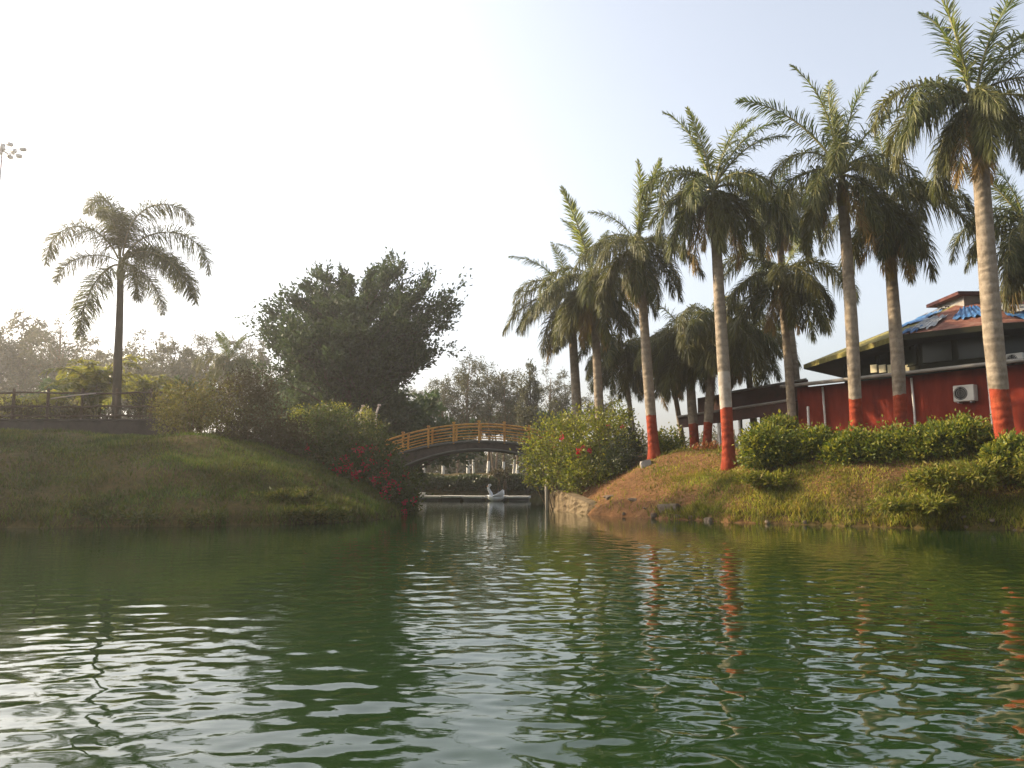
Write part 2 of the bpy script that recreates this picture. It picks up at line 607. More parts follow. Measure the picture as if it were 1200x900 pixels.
def bare(x, y, d):
    """how bare the earth is: the right bank's crest is trodden, the left bank grassed"""
    right = sstep(-.5, 1.5, x) * (1 - sstep(48, 54, y))
    strip = sstep(.5, 1.6, d) * (1 - sstep(8, 14, d))
    b = right * (.2 + .75 * strip)
    b = b * (1 - .45 * sstep(9, 13, x))
    b = np.maximum(b, right * .95 * sstep(9.5, 5.5, x))
    lf = (1 - right) * (.5 + .5 * np.sin(x * .8 + 2 * np.sin(y * .7)) * np.sin(y * 1.1 - x * .5))
    return np.clip(b + .1 + .16 * lf ** 2, 0, 1)


at_ = ter.data.attributes.new('bare_soil', 'FLOAT', 'POINT')
at_.data.foreach_set('value', bare(XX, YY, DD).reshape(-1).astype(np.float32))


# ---- water
def water():
    r = np.random.default_rng(5)
    ys = list(np.linspace(-12, 2.2, 40))
    y = 2.2
    while y < 66:
        y *= 1.005
        ys.append(y)
    ys = np.array(ys)
    us = np.linspace(-1, 1, 640)
    half = np.maximum(ys, 8) * .9 + 5
    X = us[None, :] * half[:, None]
    Y = np.repeat(ys[:, None], len(us), 1)
    Z = np.zeros_like(X)
    for k in range(60):
        lam = .11 * (.68 / .11) ** r.random()
        th = math.radians(90 + r.normal(0, 42))
        kk = 2 * math.pi / lam
        slope = .0108 * (lam / .3) ** -.1
        ph = r.uniform(0, 6.28)
        warp = .5 * np.sin(X * r.uniform(.3, .9) + Y * r.uniform(.2, .8) + r.uniform(0, 6)) * 1.6
        fade = np.clip(lam / (np.maximum(Y, 3) * .005 * 3.5), 0, 1)
        Z += slope / kk * np.sin(kk * (math.cos(th) * X + math.sin(th) * Y) + ph + warp) * fade
    gust = .75 + .5 * np.sin(X * .31 + Y * .22 + 1.0) * np.sin(Y * .19 - X * .12 + 2.0)
    calm = 1 - .5 * sstep(8, 22, Y)
    Z *= np.clip(gust, .35, 1.3) * calm
    n = len(us)
    i = (np.arange(len(ys) - 1)[:, None] * n + np.arange(n - 1)[None, :]).reshape(-1)
    b = MB().add(np.stack([X, Y, Z], -1).reshape(-1, 3), np.stack([i, i + 1, i + n + 1, i + n], 1))
    m, t, p, o = _nodes('water')
    nz = noise(t, .12, 3, .5)
    rr = ramp(t, [(.35, .007, .02, .0045), (.65, .011, .028, .007)])
    t.links.new(nz.outputs[0], rr.inputs[0])
    t.links.new(rr.outputs[0], p.inputs['Base Color'])
    p.inputs['Roughness'].default_value = .035
    p.inputs['IOR'].default_value = 1.42
    p.inputs['Specular IOR Level'].default_value = .5
    n2 = noise(t, 6, 3, .5, (.6, 1.2, 1))
    bp = t.nodes.new('ShaderNodeBump')
    bp.inputs['Strength'].default_value = .16
    bp.inputs['Distance'].default_value = .012
    t.links.new(n2.outputs[0], bp.inputs['Height'])
    t.links.new(bp.outputs[0], p.inputs['Normal'])
    w_ = b.build('water', m, smooth=True)
    tag(w_, 'rippled dark green pond water reflecting the palms', 'water', kind='structure')


water()


# ------------------------------------------------------------------ grass
def grass(name, label, x0, x1, y0, y1, n, dens, mt, h, seed):
    r = np.random.default_rng(seed)
    x = r.uniform(x0, x1, n * 4)
    y = r.uniform(y0, y1, n * 4)
    d = shore_dist(x, y)
    k = dens(x, y, d) > r.random(len(x))
    x, y = x[k][:n], y[k][:n]
    z = ground(x, y)
    m_ = len(x)
    th = r.uniform(0, 6.28, m_)
    tuft = .6 + .8 * (np.sin(x * 2.3 + 1.3 * np.sin(y * 1.7)) * np.sin(y * 2.9 + x) * .5 + .5)
    hh = h * r.uniform(.4, 1.3, m_) * tuft * (1 + .9 * np.exp(-(shore_dist(x, y) / .45) ** 2))
    wd = r.uniform(.012, .026, m_)
    lean = r.uniform(.1, .9, m_)
    la = r.uniform(0, 6.28, m_)
    c = np.stack([x, y, z - .02], 1)
    s = np.stack([np.cos(th), np.sin(th), np.zeros(m_)], 1) * wd[:, None]
    tip = c + np.stack([np.cos(la) * lean * hh, np.sin(la) * lean * hh, hh], 1)
    b = MB().add(np.stack([c - s, c + s, tip], 1).reshape(-1, 3), np.arange(3 * m_).reshape(m_, 3))
    tag(b.build(name, mt), label, 'grass', kind='stuff')


def dens_left(x, y, d):
    p = .5 + .5 * np.sin(x * .9 + 2 * np.sin(y * .5)) * np.sin(y * 1.1 + x * .4)
    bald = .5 + .5 * np.sin(x * .8 + 2 * np.sin(y * .7)) * np.sin(y * 1.1 - x * .5)
    return np.where((d > .0) & (d < 13), (.35 + .65 * p) * (1 - .75 * bald ** 2), 0)


def dens_right(x, y, d):
    p = .5 + .5 * np.sin(x * 1.1 + 2 * np.sin(y * .6)) * np.sin(y * 1.3 + x * .5)
    low = 1 - sstep(1.7, 3.0, d) * .86
    low = low * (.05 + .95 * sstep(4.6, 6.4, x))
    low = np.maximum(low, .85 * sstep(11.0, 13, x))
    return np.where((d > 0) & (d < 6), np.maximum(low * (.35 + .65 * p), sstep(4.4, 6.4, x) * np.exp(-(d / .4) ** 2)), 0)


grass('grass', 'short green grass on the left bank, darkened in colour for shade', -24, -2.5, 18, 36, 105000, dens_left, M['grass'], .13, 1)
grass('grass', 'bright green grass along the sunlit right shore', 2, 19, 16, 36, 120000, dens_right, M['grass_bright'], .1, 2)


# ------------------------------------------------------------------ palms
def frond_mesh(name, L, e0, e1, p, n, lmax, seed, mt, fluff=22, tight=1.0, droop=.35, wd=.042):
    r = np.random.default_rng(seed)
    N = 22
    t = np.linspace(0, 1, N)
    e = np.radians(e0 + (e1 - e0) * t ** p)
    ds = L / (N - 1)
    bow = r.uniform(-.12, .12) * t ** 2 * L
    x = np.concatenate([[0], np.cumsum(np.cos(e[:-1]) * ds)])
    z = np.concatenate([[0], np.cumsum(np.sin(e[:-1]) * ds)])
    P = np.stack([x, bow, z], 1)
    b = MB()
    b.tube(P, np.linspace(.045, .008, N), 5, 1)
    T = np.gradient(P, axis=0)
    T /= np.linalg.norm(T, axis=1, keepdims=True)
    for s in (-1, 1):
        tt = np.linspace(.1, 1, n) + r.uniform(-.004, .004, n)
        tt = np.clip(tt, 0, 1)
        c = np.stack([np.interp(tt, t, P[:, k]) for k in range(3)], 1)
        tg = np.stack([np.interp(tt, t, T[:, k]) for k in range(3)], 1)
        tg /= np.linalg.norm(tg, axis=1, keepdims=True)
        Yv = np.array([0, 1.0, 0])
        Nn = np.cross(tg, Yv)
        Nn *= np.sign(Nn[:, 2:3] + 1e-6)
        ph = np.radians(r.normal(8, fluff, n))
        fw = (.45 + .9 * tt ** 3) / tight
        d = tg * fw[:, None] + s * np.cos(ph)[:, None] * Yv * tight + np.sin(ph)[:, None] * Nn
        d /= np.linalg.norm(d, axis=1, keepdims=True)
        prof = np.clip(np.minimum(.45 + tt * 2.2, 1.0) * (1 - .72 * np.clip((tt - .55) / .45, 0, 1) ** 1.6), .15, 1)
        ln = lmax * prof * r.uniform(.8, 1.1, n)
        wv = np.cross(d, Nn + .5 * r.normal(size=(n, 3)))
        wv /= np.linalg.norm(wv, axis=1, keepdims=True)
        w1 = wv * (wd * .5)
        mid = c + d * (ln * .5)[:, None]
        mid[:, 2] -= ln * droop * .22
        tip = c + d * (ln * .9)[:, None]
        tip[:, 2] -= ln * droop * r.uniform(.7, 1.3, n)
        V = np.stack([c - w1 * .6, c + w1 * .6, mid + w1, mid - w1, tip], 1).reshape(-1, 3)
        k = np.arange(n) * 5
        b.add(V, [(a, a + 1, a + 2, a + 3) for a in k.tolist()] + [(a + 3, a + 2, a + 4) for a in k.tolist()], 0)
    return b.mesh(name, [mt, M['rachis']])


FR = {}
for kind, L, e0, e1, p, n, lm, fl, ti, dr, mt in (
        ('spear', 3.0, 90, 74, 1.4, 120, .56, 30, .85, .06, 'palm_leaf_young'),
        ('up', 3.4, 80, 36, 1.7, 120, .68, 24, .9, .15, 'palm_leaf_green'),
        ('rise', 3.4, 60, 0, 1.6, 120, .7, 26, 1.0, .3, 'palm_leaf_green'),
        ('arch', 3.2, 50, -86, .9, 130, .7, 34, 1.0, .7, 'palm_leaf'),
        ('droop', 3.1, 18, -76, .75, 130, .7, 34, .95, .9, 'palm_leaf'),
        ('hang', 2.9, -16, -88, .5, 124, .66, 38, .85, .7, 'palm_leaf'),
        ('dry', 2.7, -40, -90, .4, 80, .6, 40, .8, .7, 'palm_leaf_dry')):
    FR[kind] = [frond_mesh('frond', L * (1 + .06 * k), e0 + k * 4 - 4, e1 + k * 3 - 3, p, n, lm, 100 + 7 * k + len(kind) * 31, M[mt], fl, ti, dr, .036) for k in range(3)]
FX = {}                                                     # the feathery foxtail fronds of the palm on the left bank
for kind, L, e0, e1, p in (('up', 4.1, 84, -78, 1.7), ('arch', 4.4, 58, -100, 1.15), ('droop', 4.2, 28, -98, .9), ('hang', 3.5, 2, -92, .6)):
    FX[kind] = [frond_mesh('frond', L * (1 + .05 * k), e0 + k * 5, e1 + k * 4, p, 330, .92, 300 + k * 9 + len(kind), M['palm_leaf'], 78, 1.4, .5, .026) for k in range(2)]


def palm(name, label, group, base_px, D, crown_px, r0, r1, fr, paint=None, scale=1.0, shaft=1.25, seed=0, bank=None, bow=.0, oldpaint=False, full=5, mtrunk=None):
    """base_px x only (the foot stands on the ground at depth D); crown_px = where the fronds spring"""
    r = random.Random(seed)
    bank = bank or FR
    bx = (base_px - 600) / F * D * (1 / (ray(base_px, 500)[1]))
    bx = at(base_px, 510, D)[0]
    bz = gz(bx, D)
    top = at(crown_px[0], crown_px[1], D)
    root = empty(name, (bx, D, bz), label, 'palm tree', group)
    T = top - np.array([bx, D, bz])
    sh = shaft * scale
    Hh = T[2] - sh
    zp = None
    if paint is not None:
        zp = at(base_px, paint, D)[2] - bz
    zs = [-.25, 0, .12, .35] + list(np.linspace(.7, Hh, 22))
    if zp:
        zs = sorted(set([z for z in zs if abs(z - zp) > .12] + [zp - .02, zp + .02]))
    zs = np.array(zs)
    if bank is FR:
        r0, r1 = r0 * .78, r1 * .84
    u = np.clip(zs / Hh, 0, 1)
    lean = Hh / T[2]
    px_ = T[0] * lean * u + bow * np.sin(u * math.pi)
    py_ = 0 * u + .06 * np.sin(u * 5 + seed)
    rad = r0 + (r1 - r0) * u
    rad = rad * (1 + .09 * np.exp(-((u - .45) / .22) ** 2)) + .1 * r0 / .25 * np.exp(-np.maximum(zs, 0) / .35)
    rad = rad * (1 + .012 * np.sin(zs * 9))
    P = np.stack([px_, py_, zs], 1)
    mids = (zs[1:] + zs[:-1]) / 2
    mats = [(1 if zp and z < zp else (2 if oldpaint and zp and z < zp + 1.4 else 0)) for z in mids]
    tk = MB().tube(P, rad, 18, mats=mats)
    if zp:
        rr_ = np.random.default_rng(seed + 900)
        V = tk.v[0].reshape(len(P), 18, 3)
        for i in range(len(zs)):
            if abs(zs[i] - zp) < .03:
                V[i, :, 2] += rr_.normal(0, .012, 18) + .03 * np.sin(np.arange(18) / 18 * 6.28 + seed)
    tk.build('trunk', [mtrunk or M['palm_trunk'], M['red_paint'], M['old_paint']], root, True)
    q = np.linspace(0, 1, 9)
    a = P[-1]
    b = T
    SP = a[None] * (1 - q)[:, None] + b[None] * q[:, None]
    SP[0, 2] -= .03
    sr = r1 * (1.05 + .28 * np.sin(np.clip(q * 1.7, 0, 1) * math.pi)) * (1 - .62 * q ** 1.6)
    MB().tube(SP, sr, 12).build('crownshaft', M['crownshaft'], root, True)
    if bank is FR and full:
        full = r.choice((3, 4, 5, 5, 6))
        fr = fr + ring(full - 2, 'droop', seed + 200, sc=.85) + ring(full - 1, 'hang', seed + 300, sc=.9) + ring(2, 'dry', seed + 500, sc=.85)
    for kind, az, *sc in fr:
        s = (sc[0] if sc else 1.0) * scale * (r.uniform(.78, 1.1) if kind in ('droop', 'hang', 'dry') else r.uniform(.93, 1.07))
        ang = math.radians(az + r.uniform(-5, 5))
        me = r.choice(bank[kind])
        drop = {'spear': .05, 'up': .0, 'rise': -.05, 'arch': -.1, 'droop': -.2, 'hang': -.32, 'dry': -.5}[kind] * scale
        f = obj('dry_frond' if kind == 'dry' else ('spear_leaf' if kind == 'spear' else 'frond'), me, root,
                (T[0] + .08 * math.cos(ang) * scale, T[1] + .08 * math.sin(ang) * scale, T[2] + drop), ang, (s, s, s))
        f.rotation_euler = (r.uniform(-.3, .3), r.uniform(-.16, .14), ang)
    return root


def ring(n, kind, seed, jitter=25, sc=1.0, start=None):
    r = random.Random(seed)
    s0 = r.uniform(0, 360) if start is None else start
    return [(kind, s0 + 360 * i / n + r.uniform(-jitter, jitter), sc) for i in range(n)]


RP = 'royal_palm'
G1 = 'red banded royal palms along the right bank'
palm(RP, 'tallest royal palm, thick grey trunk with red band, at the right end of the hedge', G1, 1181, 23.0, (1141, 112), .33, .26,
     [('spear', 130, 1.3), ('up', 110, 1.05), ('up', 20, 1.1), ('rise', 15, 1.1), ('rise', 350), ('arch', 176, 1.12), ('arch', 195, 1.0), ('arch', 340, 1.0),
      ('droop', 205, 1.0), ('droop', 165), ('droop', 245, .95), ('droop', 330), ('droop', 20), ('droop', 80), ('hang', 200), ('hang', 255, .9), ('hang', 120),
      ('hang', 310), ('dry', 280, .9), ('dry', 215, .9), ('arch', 60), ('arch', 120)], 455, 1.02, 1.6, 1, bow=-.12)
palm(RP, 'red banded royal palm in mid hedge, its straight upper fronds raised in a V', G1, 1005, 28.0, (986, 196), .27, .22,
     [('spear', 100, .9), ('up', 165, 1.05), ('rise', 178, 1.12), ('up', 30, 1.1), ('rise', 5, 1.1), ('up', 350), ('arch', 190, .95), ('arch', 345), ('arch', 90),
      ('droop', 185), ('droop', 220), ('droop', 300), ('droop', 350), ('hang', 210), ('hang', 270), ('hang', 330), ('hang', 160), ('dry', 250), ('arch', 250, .9)], 466, 1.05, 1.4, 2)
palm(RP, 'royal palm with dark red band close behind the tallest palm, dense hanging fronds', G1, 1056, 29.5, (1040, 232), .29, .24,
     [('up', 60, .9), ('rise', 200, .8), ('arch', 170), ('arch', 10), ('arch', 330, .9), ('droop', 190), ('droop', 215), ('droop', 350), ('droop', 15), ('droop', 270), ('droop', 310),
      ('hang', 180), ('hang', 205), ('hang', 240), ('hang', 270), ('hang', 300), ('hang', 340), ('hang', 20), ('dry', 255), ('dry', 290), ('dry', 200)], 462, 1.05, 1.5, 3)
palm(RP, 'royal palm on bare earth with its red band fully in view down to the ground', G1, 853, 28.5, (836, 214), .27, .22,
     [('spear', 70, .95), ('up', 150, 1.0), ('up', 30, 1.1), ('rise', 8, 1.05), ('rise', 20, .95), ('arch', 182, 1.05), ('arch', 200), ('arch', 355), ('arch', 100),
      ('droop', 190, 1.1), ('droop', 165), ('droop', 225), ('droop', 300), ('droop', 345, 1.05), ('hang', 180, 1.1), ('hang', 205), ('hang', 250), ('hang', 290), ('hang', 335), ('hang', 0),
      ('dry', 195), ('dry', 230, .9), ('droop', 80)], 478, 1.05, 1.7, 4, oldpaint=True)
palm(RP, 'royal palm with red band beside the pale boulder, a tall yellowish spear frond on top', G1, 766, 33.0, (748, 282), .27, .21,
     [('spear', 100, 1.15), ('spear', 140, 1.0), ('up', 20, .6), ('rise', 170, .7), ('arch', 185, .75), ('arch', 340, .8), ('arch', 30, .7), ('droop', 200, .85), ('droop', 340, .85), ('droop', 270, .8), ('droop', 230, .85),
      ('hang', 190, .95), ('hang', 220), ('hang', 260), ('hang', 300), ('hang', 345), ('hang', 20, .9), ('dry', 210, .9), ('droop', 10, .9)], 487, 1.08, 1.7, 5)
palm(RP, 'slim royal palm rising straight out of the lime green bougainvillea', G1, 706, 36.0, (694, 322), .25, .21,
     [('spear', 110, 1.15), ('up', 120, .8), ('up', 60, .7), ('arch', 180, .8), ('rise', 175, .55), ('arch', 350, .8), ('arch', 20, .7), ('droop', 190), ('droop', 215), ('droop', 340), ('droop', 20),
      ('hang', 200), ('hang', 180), ('hang', 250), ('hang', 290), ('hang', 335), ('hang', 0), ('dry', 320, .9), ('dry', 240, .9), ('droop', 270)], None, 1.1, 1.6, 6)
palm(RP, 'leftmost palm of the right bank with low wide skirt of drooping fronds', G1, 681, 41.0, (668, 345), .3, .26,
     [('rise', 176, .95), ('up', 100, .8), ('arch', 182, 1.0), ('arch', 195), ('arch', 350), ('arch', 80), ('droop', 182, 1.1), ('droop', 200, 1.1), ('droop', 165), ('droop', 240), ('droop', 300), ('droop', 350), ('droop', 10),
      ('hang', 190), ('hang', 225), ('hang', 260), ('hang', 300), ('hang', 340), ('hang', 5), ('dry', 200), ('dry', 225)], None, 1.1, 1.4, 7)
palm(RP, 'shorter royal palm with dark red band in front of the brown canopy', G1, 931, 34.0, (914, 318), .23, .18,
     [('rise', 10, .8), ('arch', 182, 1.0), ('arch', 5, 1.1), ('arch', 345, 1.05), ('arch', 90), ('arch', 200, .9), ('droop', 0, 1.1), ('droop', 20, 1.05), ('droop', 340, 1.05), ('droop', 185), ('droop', 210), ('droop', 270), ('droop', 60),
      ('hang', 190), ('hang', 230), ('hang', 280), ('hang', 320), ('hang', 350), ('hang', 15), ('dry', 260)], 487, 1.1, 1.3, 8)
palm(RP, 'royal palm crown filling the gap between the two tall middle palms, trunk half hidden', G1, 941, 38.0, (908, 232), .25, .2,
     [('up', 60, .7), ('rise', 170, .7), ('arch', 185), ('arch', 350), ('arch', 20), ('droop', 190), ('droop', 220), ('droop', 330), ('droop', 10), ('droop', 270), ('hang', 180), ('hang', 210), ('hang', 240),
      ('hang', 270), ('hang', 300), ('hang', 330), ('hang', 0), ('dry', 250), ('dry', 200)], None, 1.1, 1.5, 9)
palm(RP, 'far right royal palm at the picture edge, half cut off behind the tallest one', G1, 1217, 30.0, (1204, 262), .27, .22,
     [('up', 110, .9), ('up', 160, .8), ('rise', 185), ('arch', 170), ('arch', 195), ('arch', 90), ('arch', 20), ('droop', 180), ('droop', 205), ('droop', 240), ('droop', 300), ('hang', 185), ('hang', 215), ('hang', 250), ('hang', 300), ('dry', 230), ('dry', 190)], 470, 1.05, 1.4, 10)
G2 = 'low palms in the shade behind the red banded row'
palm(RP, 'low shaded palm with red foot, left stem of the tight pair behind the row', G2, 814, 39.0, (806, 392), .28, .24,
     ring(5, 'arch', 1, sc=.95) + ring(7, 'droop', 2) + ring(7, 'hang', 3) + [('rise', 175, .8)], 497, 1.1, 1.2, 11)
palm(RP, 'low shaded palm with bright red foot, right stem of the tight pair behind the row', G2, 827, 38.0, (838, 372), .26, .22,
     ring(5, 'arch', 4, sc=.95) + ring(7, 'droop', 5) + ring(7, 'hang', 6), 495, 1.1, 1.2, 12)
palm(RP, 'thin pale stemmed palm in the gap left of the red band with boulder', G2, 746, 41.0, (728, 402), .16, .13,
     ring(5, 'arch', 7, sc=.85) + ring(6, 'droop', 8, sc=.85) + ring(6, 'hang', 9, sc=.85), None, 1.05, 1.0, 13)
palm(RP, 'thin brown stemmed palm at the left edge of the bright gap', G2, 803, 43.0, (782, 412), .17, .14,
     ring(5, 'arch', 10, sc=.9) + ring(6, 'droop', 11, sc=.9) + ring(6, 'hang', 12, sc=.85), None, 1.05, 1.0, 14)
palm(RP, 'dark palm whose crown hangs over the brown canopy roof', G2, 886, 41.0, (872, 388), .22, .18,
     ring(5, 'arch', 13, sc=.95) + ring(7, 'droop', 14) + ring(6, 'hang', 15), None, 1.1, 1.1, 15)
palm('foxtail_palm', 'lone feathery foxtail palm on the left bank standing against the bright sky', None, 137, 35.2, (141, 300), .19, .14,
     [('up', 155, .95), ('up', 120, .8), ('up', 15, 1.0), ('arch', 172, 1.0), ('arch', 5, .95), ('droop', 2, 1.0), ('droop', 195, .8), ('hang', 20, .9), ('hang', 320, .85), ('droop', 340, .9), ('hang', 160, .9), ('arch', 60, .8), ('up', 270, .6)],
     None, 1.2, .9, 16, bank=FX, mtrunk=M['bark'])  # dark trunk material stands in for the shade of a backlit trunk


# ------------------------------------------------------------------ trees
def tree_meshes(H, rx, ry, rz_, cz, nb, nt_, nl, leaf, wd, mt, seed, spread=.35, up=.3, grav=.0, tr=.25, white=0, trunk_top=.8, plume=.55, lean=(0, 0), ends=()):
    """trunk with limbs, and a crown of leaf sprays at the limb ends. nb limbs, nt_ twigs each, nl leaves each twig"""
    r = np.random.default_rng(seed)
    tb_, lb = MB(), MB()
    n = 14
    q = np.linspace(0, 1, n)
    top = H * trunk_top
    TP = np.stack([lean[0] * q ** 2 + .12 * np.sin(q * 4 + seed), lean[1] * q ** 2 + .12 * np.cos(q * 3 + seed), -.3 + q * (top + .3)], 1)
    TR = tr * (1 - .75 * q) + tr * .5 * np.exp(-q * 14)
    mats = [1 if white and TP[i, 2] < white else 0 for i in range(n - 1)]
    tb_.tube(TP, TR, 9, mats=mats)
    ctr = np.array([lean[0], lean[1], cz])
    for i in range(nb):
        v = r.normal(size=3)
        v /= np.linalg.norm(v)
        v[2] = abs(v[2]) * 1.0 - .35 if r.random() < .85 else v[2]
        v /= np.linalg.norm(v)
        rad = r.uniform(.66, 1.12)
        end = ctr + v * np.array([rx, ry, rz_]) * rad
        if i < len(ends):
            end = np.array(ends[i], float)
        u = np.clip((end[2] - .25 * rz_ - r.uniform(0, .5) * rz_) / top, .22, .97)
        st = np.array([np.interp(u, q, TP[:, k]) for k in range(3)])
        ctl = (st + end) / 2 + np.array([0, 0, .18 * np.linalg.norm(end - st)]) + r.normal(size=3) * .25
        tq = np.linspace(0, 1, 8)[:, None]
        BP = (1 - tq) ** 2 * st + 2 * tq * (1 - tq) * ctl + tq ** 2 * end
        br = tr * .34 * (1 - u * .5)
        tb_.tube(BP, np.linspace(br, .012, 8), 5, cap=False)
        bd = end - st
        bl = np.linalg.norm(bd)
        for j in range(nt_ + (9 if i < len(ends) else 0)):
            a = r.uniform(.35, 1.0)
            s0 = np.array([np.interp(a, tq[:, 0], BP[:, k]) for k in range(3)])
            d = bd / bl * .7 + r.normal(size=3) * plume
            d[2] += up
            d /= np.linalg.norm(d)
            tl = bl * spread * r.uniform(.5, 1.2) * .7
            e0 = s0 + d * tl
            if j % 2 == 0:
                tb_.tube([s0, (s0 + e0) / 2 + [0, 0, .04], e0], [br * .35, br * .2, .006], 4, cap=False)
            k = max(2, int(nl * r.uniform(.6, 1.4)))
            w = r.random(k) ** .7
            c = s0 + (e0 - s0) * w[:, None] + r.normal(size=(k, 3)) * (tl * .24 * plume + .04)
            dd = d * .8 + r.normal(size=(k, 3)) * .6
            dd[:, 2] -= grav
            lb.leaves(c, dd, leaf, wd, r)
    return tb_.mesh('trunk', [M['stem'] if white else M['bark'], M['white_trunk']], True), lb.mesh('crown', [mt])


def put_tree(name, label, cat, group, px, D, meshes, hs=1.0, rz=0.0, ws=None):
    x = at(px, 510, D)[0]
    root = empty(name, (x, D, gz(x, D)), label, cat, group, rz)
    ws = ws or hs
    for nm, me in zip(('trunk', 'crown'), meshes):
        obj(nm, me, root, scale=(ws, ws, hs))
    return root


def top_z(py, px, D):
    return at(px, py, D)[2] - gz(at(px, 510, D)[0], D)


# the big broadleaf
D_ = 46.0
Hb = top_z(326, 420, D_)
_tx = at(418, 510, D_)[0]
_tz = gz(_tx, D_)
BOUGHS = []
for px_, py_, dd_ in ((537, 346, 0), (534, 384, -1), (526, 366, 1), (508, 322, 0), (498, 345, -2), (470, 313, 0), (455, 307, 1), (436, 316, -1), (400, 312, 0), (372, 318, 1), (352, 336, 0), (330, 350, -1),
                      (312, 374, 0), (308, 392, 1), (322, 420, -1), (478, 420, 0), (500, 400, -1), (345, 440, -1), (462, 440, -1.5), (380, 450, -2), (430, 460, -2)):
    p_ = at(420 + (px_ - 420) * .9, 405 + (py_ - 405) * .86, D_ + dd_)
    BOUGHS.append((p_[0] - _tx, dd_, p_[2] - _tz))
BIG = tree_meshes(Hb, 4.4, 4.2, 4.2, Hb - 5.1, 170, 10, 44, .26, .11, M['tree_dark'], 21, .5, .42, tr=.3, plume=.3, ends=BOUGHS)
put_tree('broadleaf_tree', 'large dark green broadleaf tree with upswept boughs left of the arched bridge', 'tree', None, 418, D_, BIG)

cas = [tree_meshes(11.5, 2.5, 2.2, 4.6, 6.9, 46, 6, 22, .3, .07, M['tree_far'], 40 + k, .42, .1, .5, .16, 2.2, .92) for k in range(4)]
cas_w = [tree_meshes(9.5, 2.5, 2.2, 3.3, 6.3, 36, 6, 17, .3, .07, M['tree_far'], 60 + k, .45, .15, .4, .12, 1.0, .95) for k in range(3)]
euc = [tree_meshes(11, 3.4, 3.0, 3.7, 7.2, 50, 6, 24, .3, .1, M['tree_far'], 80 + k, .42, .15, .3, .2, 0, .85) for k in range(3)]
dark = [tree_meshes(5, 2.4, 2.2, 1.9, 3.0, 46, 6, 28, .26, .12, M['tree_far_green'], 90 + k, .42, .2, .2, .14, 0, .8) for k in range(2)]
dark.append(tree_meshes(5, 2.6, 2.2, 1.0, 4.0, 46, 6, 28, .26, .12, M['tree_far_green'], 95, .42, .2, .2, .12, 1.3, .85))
col_ = tree_meshes(10, 1.0, 1.0, 4.3, 5.6, 60, 5, 26, .26, .08, M['tree_far'], 99, .3, .5, 0, .14, 0, .95)

GB = 'tall thin trees beyond the arched bridge'
for i, (px, py, D, v, lab) in enumerate([
        (498, 446, 70, 0, 'slim sparse tree nearest the big broadleaf, seen over the bridge'),
        (520, 436, 68, 1, 'sparse white footed tree left of the tallest tree over the bridge'),
        (549, 417, 67, 2, 'tallest sparse white footed tree over the middle of the bridge'),
        (572, 424, 70, 0, 'white footed tree just right of the tallest one over the bridge'),
        (590, 432, 68, 1, 'white footed tree over the right part of the bridge railing'),
        (606, 440, 72, 2, 'white footed tree beside the dark columnar tree')]):
    H = top_z(py, px, D)
    put_tree('casuarina_tree', lab, 'tree', GB, px, D, cas_w[v], H / 9.6, i * 1.1 + .3)
put_tree('columnar_tree', 'narrow dark columnar tree left of the leftmost right bank palm', 'tree', None, 620, 62, col_, top_z(428, 620, 62) / 10.2)
for i, (px, py, D, v, lab) in enumerate([
        (646, 432, 74, 0, 'hazy thin tree seen below the fronds of the leftmost right bank palm'),
        (664, 440, 76, 1, 'hazy thin tree close behind the leftmost right bank palm trunk'),
        (700, 446, 78, 3, 'hazy thin tree showing low between the palms behind the bougainvillea')]):
    put_tree('casuarina_tree', lab, 'tree', GB, px, D, cas[v], top_z(py, px, D) / 11.6, i * 1.7)
GL = 'hazy trees in the line behind the left fence'
for i, (px, py, D, ms, lab) in enumerate([
        (-42, 362, 76, euc[0], 'hazy tree cut by the left edge of the picture'),
        (14, 368, 80, euc[1], 'wide hazy tree near the left edge with open crown'),
        (62, 374, 74, cas[0], 'hazy feathery tree left of the foxtail palm'),
        (100, 402, 84, euc[2], 'low hazy tree just left of the foxtail palm trunk'),
        (166, 400, 80, cas[1], 'hazy feathery tree just right of the foxtail palm trunk'),
        (200, 392, 78, euc[0], 'hazy round tree between the foxtail palm and the small palm'),
        (236, 396, 82, cas[2], 'hazy feathery tree left of the small palm'),
        (-10, 385, 92, cas[3], 'taller hazy feathery tree behind the one near the left edge'),
        (40, 392, 96, euc[2], 'far hazy tree in the gap left of the foxtail palm'),
        (84, 394, 98, cas[0], 'far hazy feathery tree directly behind the foxtail palm fronds'),
        (124, 398, 96, euc[0], 'far hazy tree directly behind the foxtail palm trunk'),
        (150, 408, 100, euc[1], 'far hazy round tree just right of the foxtail palm'),
        (184, 402, 98, cas[1], 'far hazy tree between two nearer feathery trees'),
        (222, 404, 100, euc[2], 'far hazy tree left of the small palm crown'),
        (286, 402, 98, cas[2], 'far hazy feathery tree right of the small palm crown'),
        (300, 408, 86, euc[1], 'hazy tree showing beside the left flank of the big broadleaf')]):
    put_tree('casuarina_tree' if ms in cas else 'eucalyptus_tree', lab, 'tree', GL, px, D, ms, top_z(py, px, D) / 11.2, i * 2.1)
palm('date_palm', 'small palm with arching fronds between the hazy trees and big broadleaf', None, 268, 54, (268, 424), .18, .15,
     ring(5, 'up', 31, sc=.8) + ring(9, 'arch', 32, sc=.95) + ring(6, 'droop', 33, sc=.9), None, .8, .8, 17, full=0)
GU = 'dark bushy trees under the taller trees'
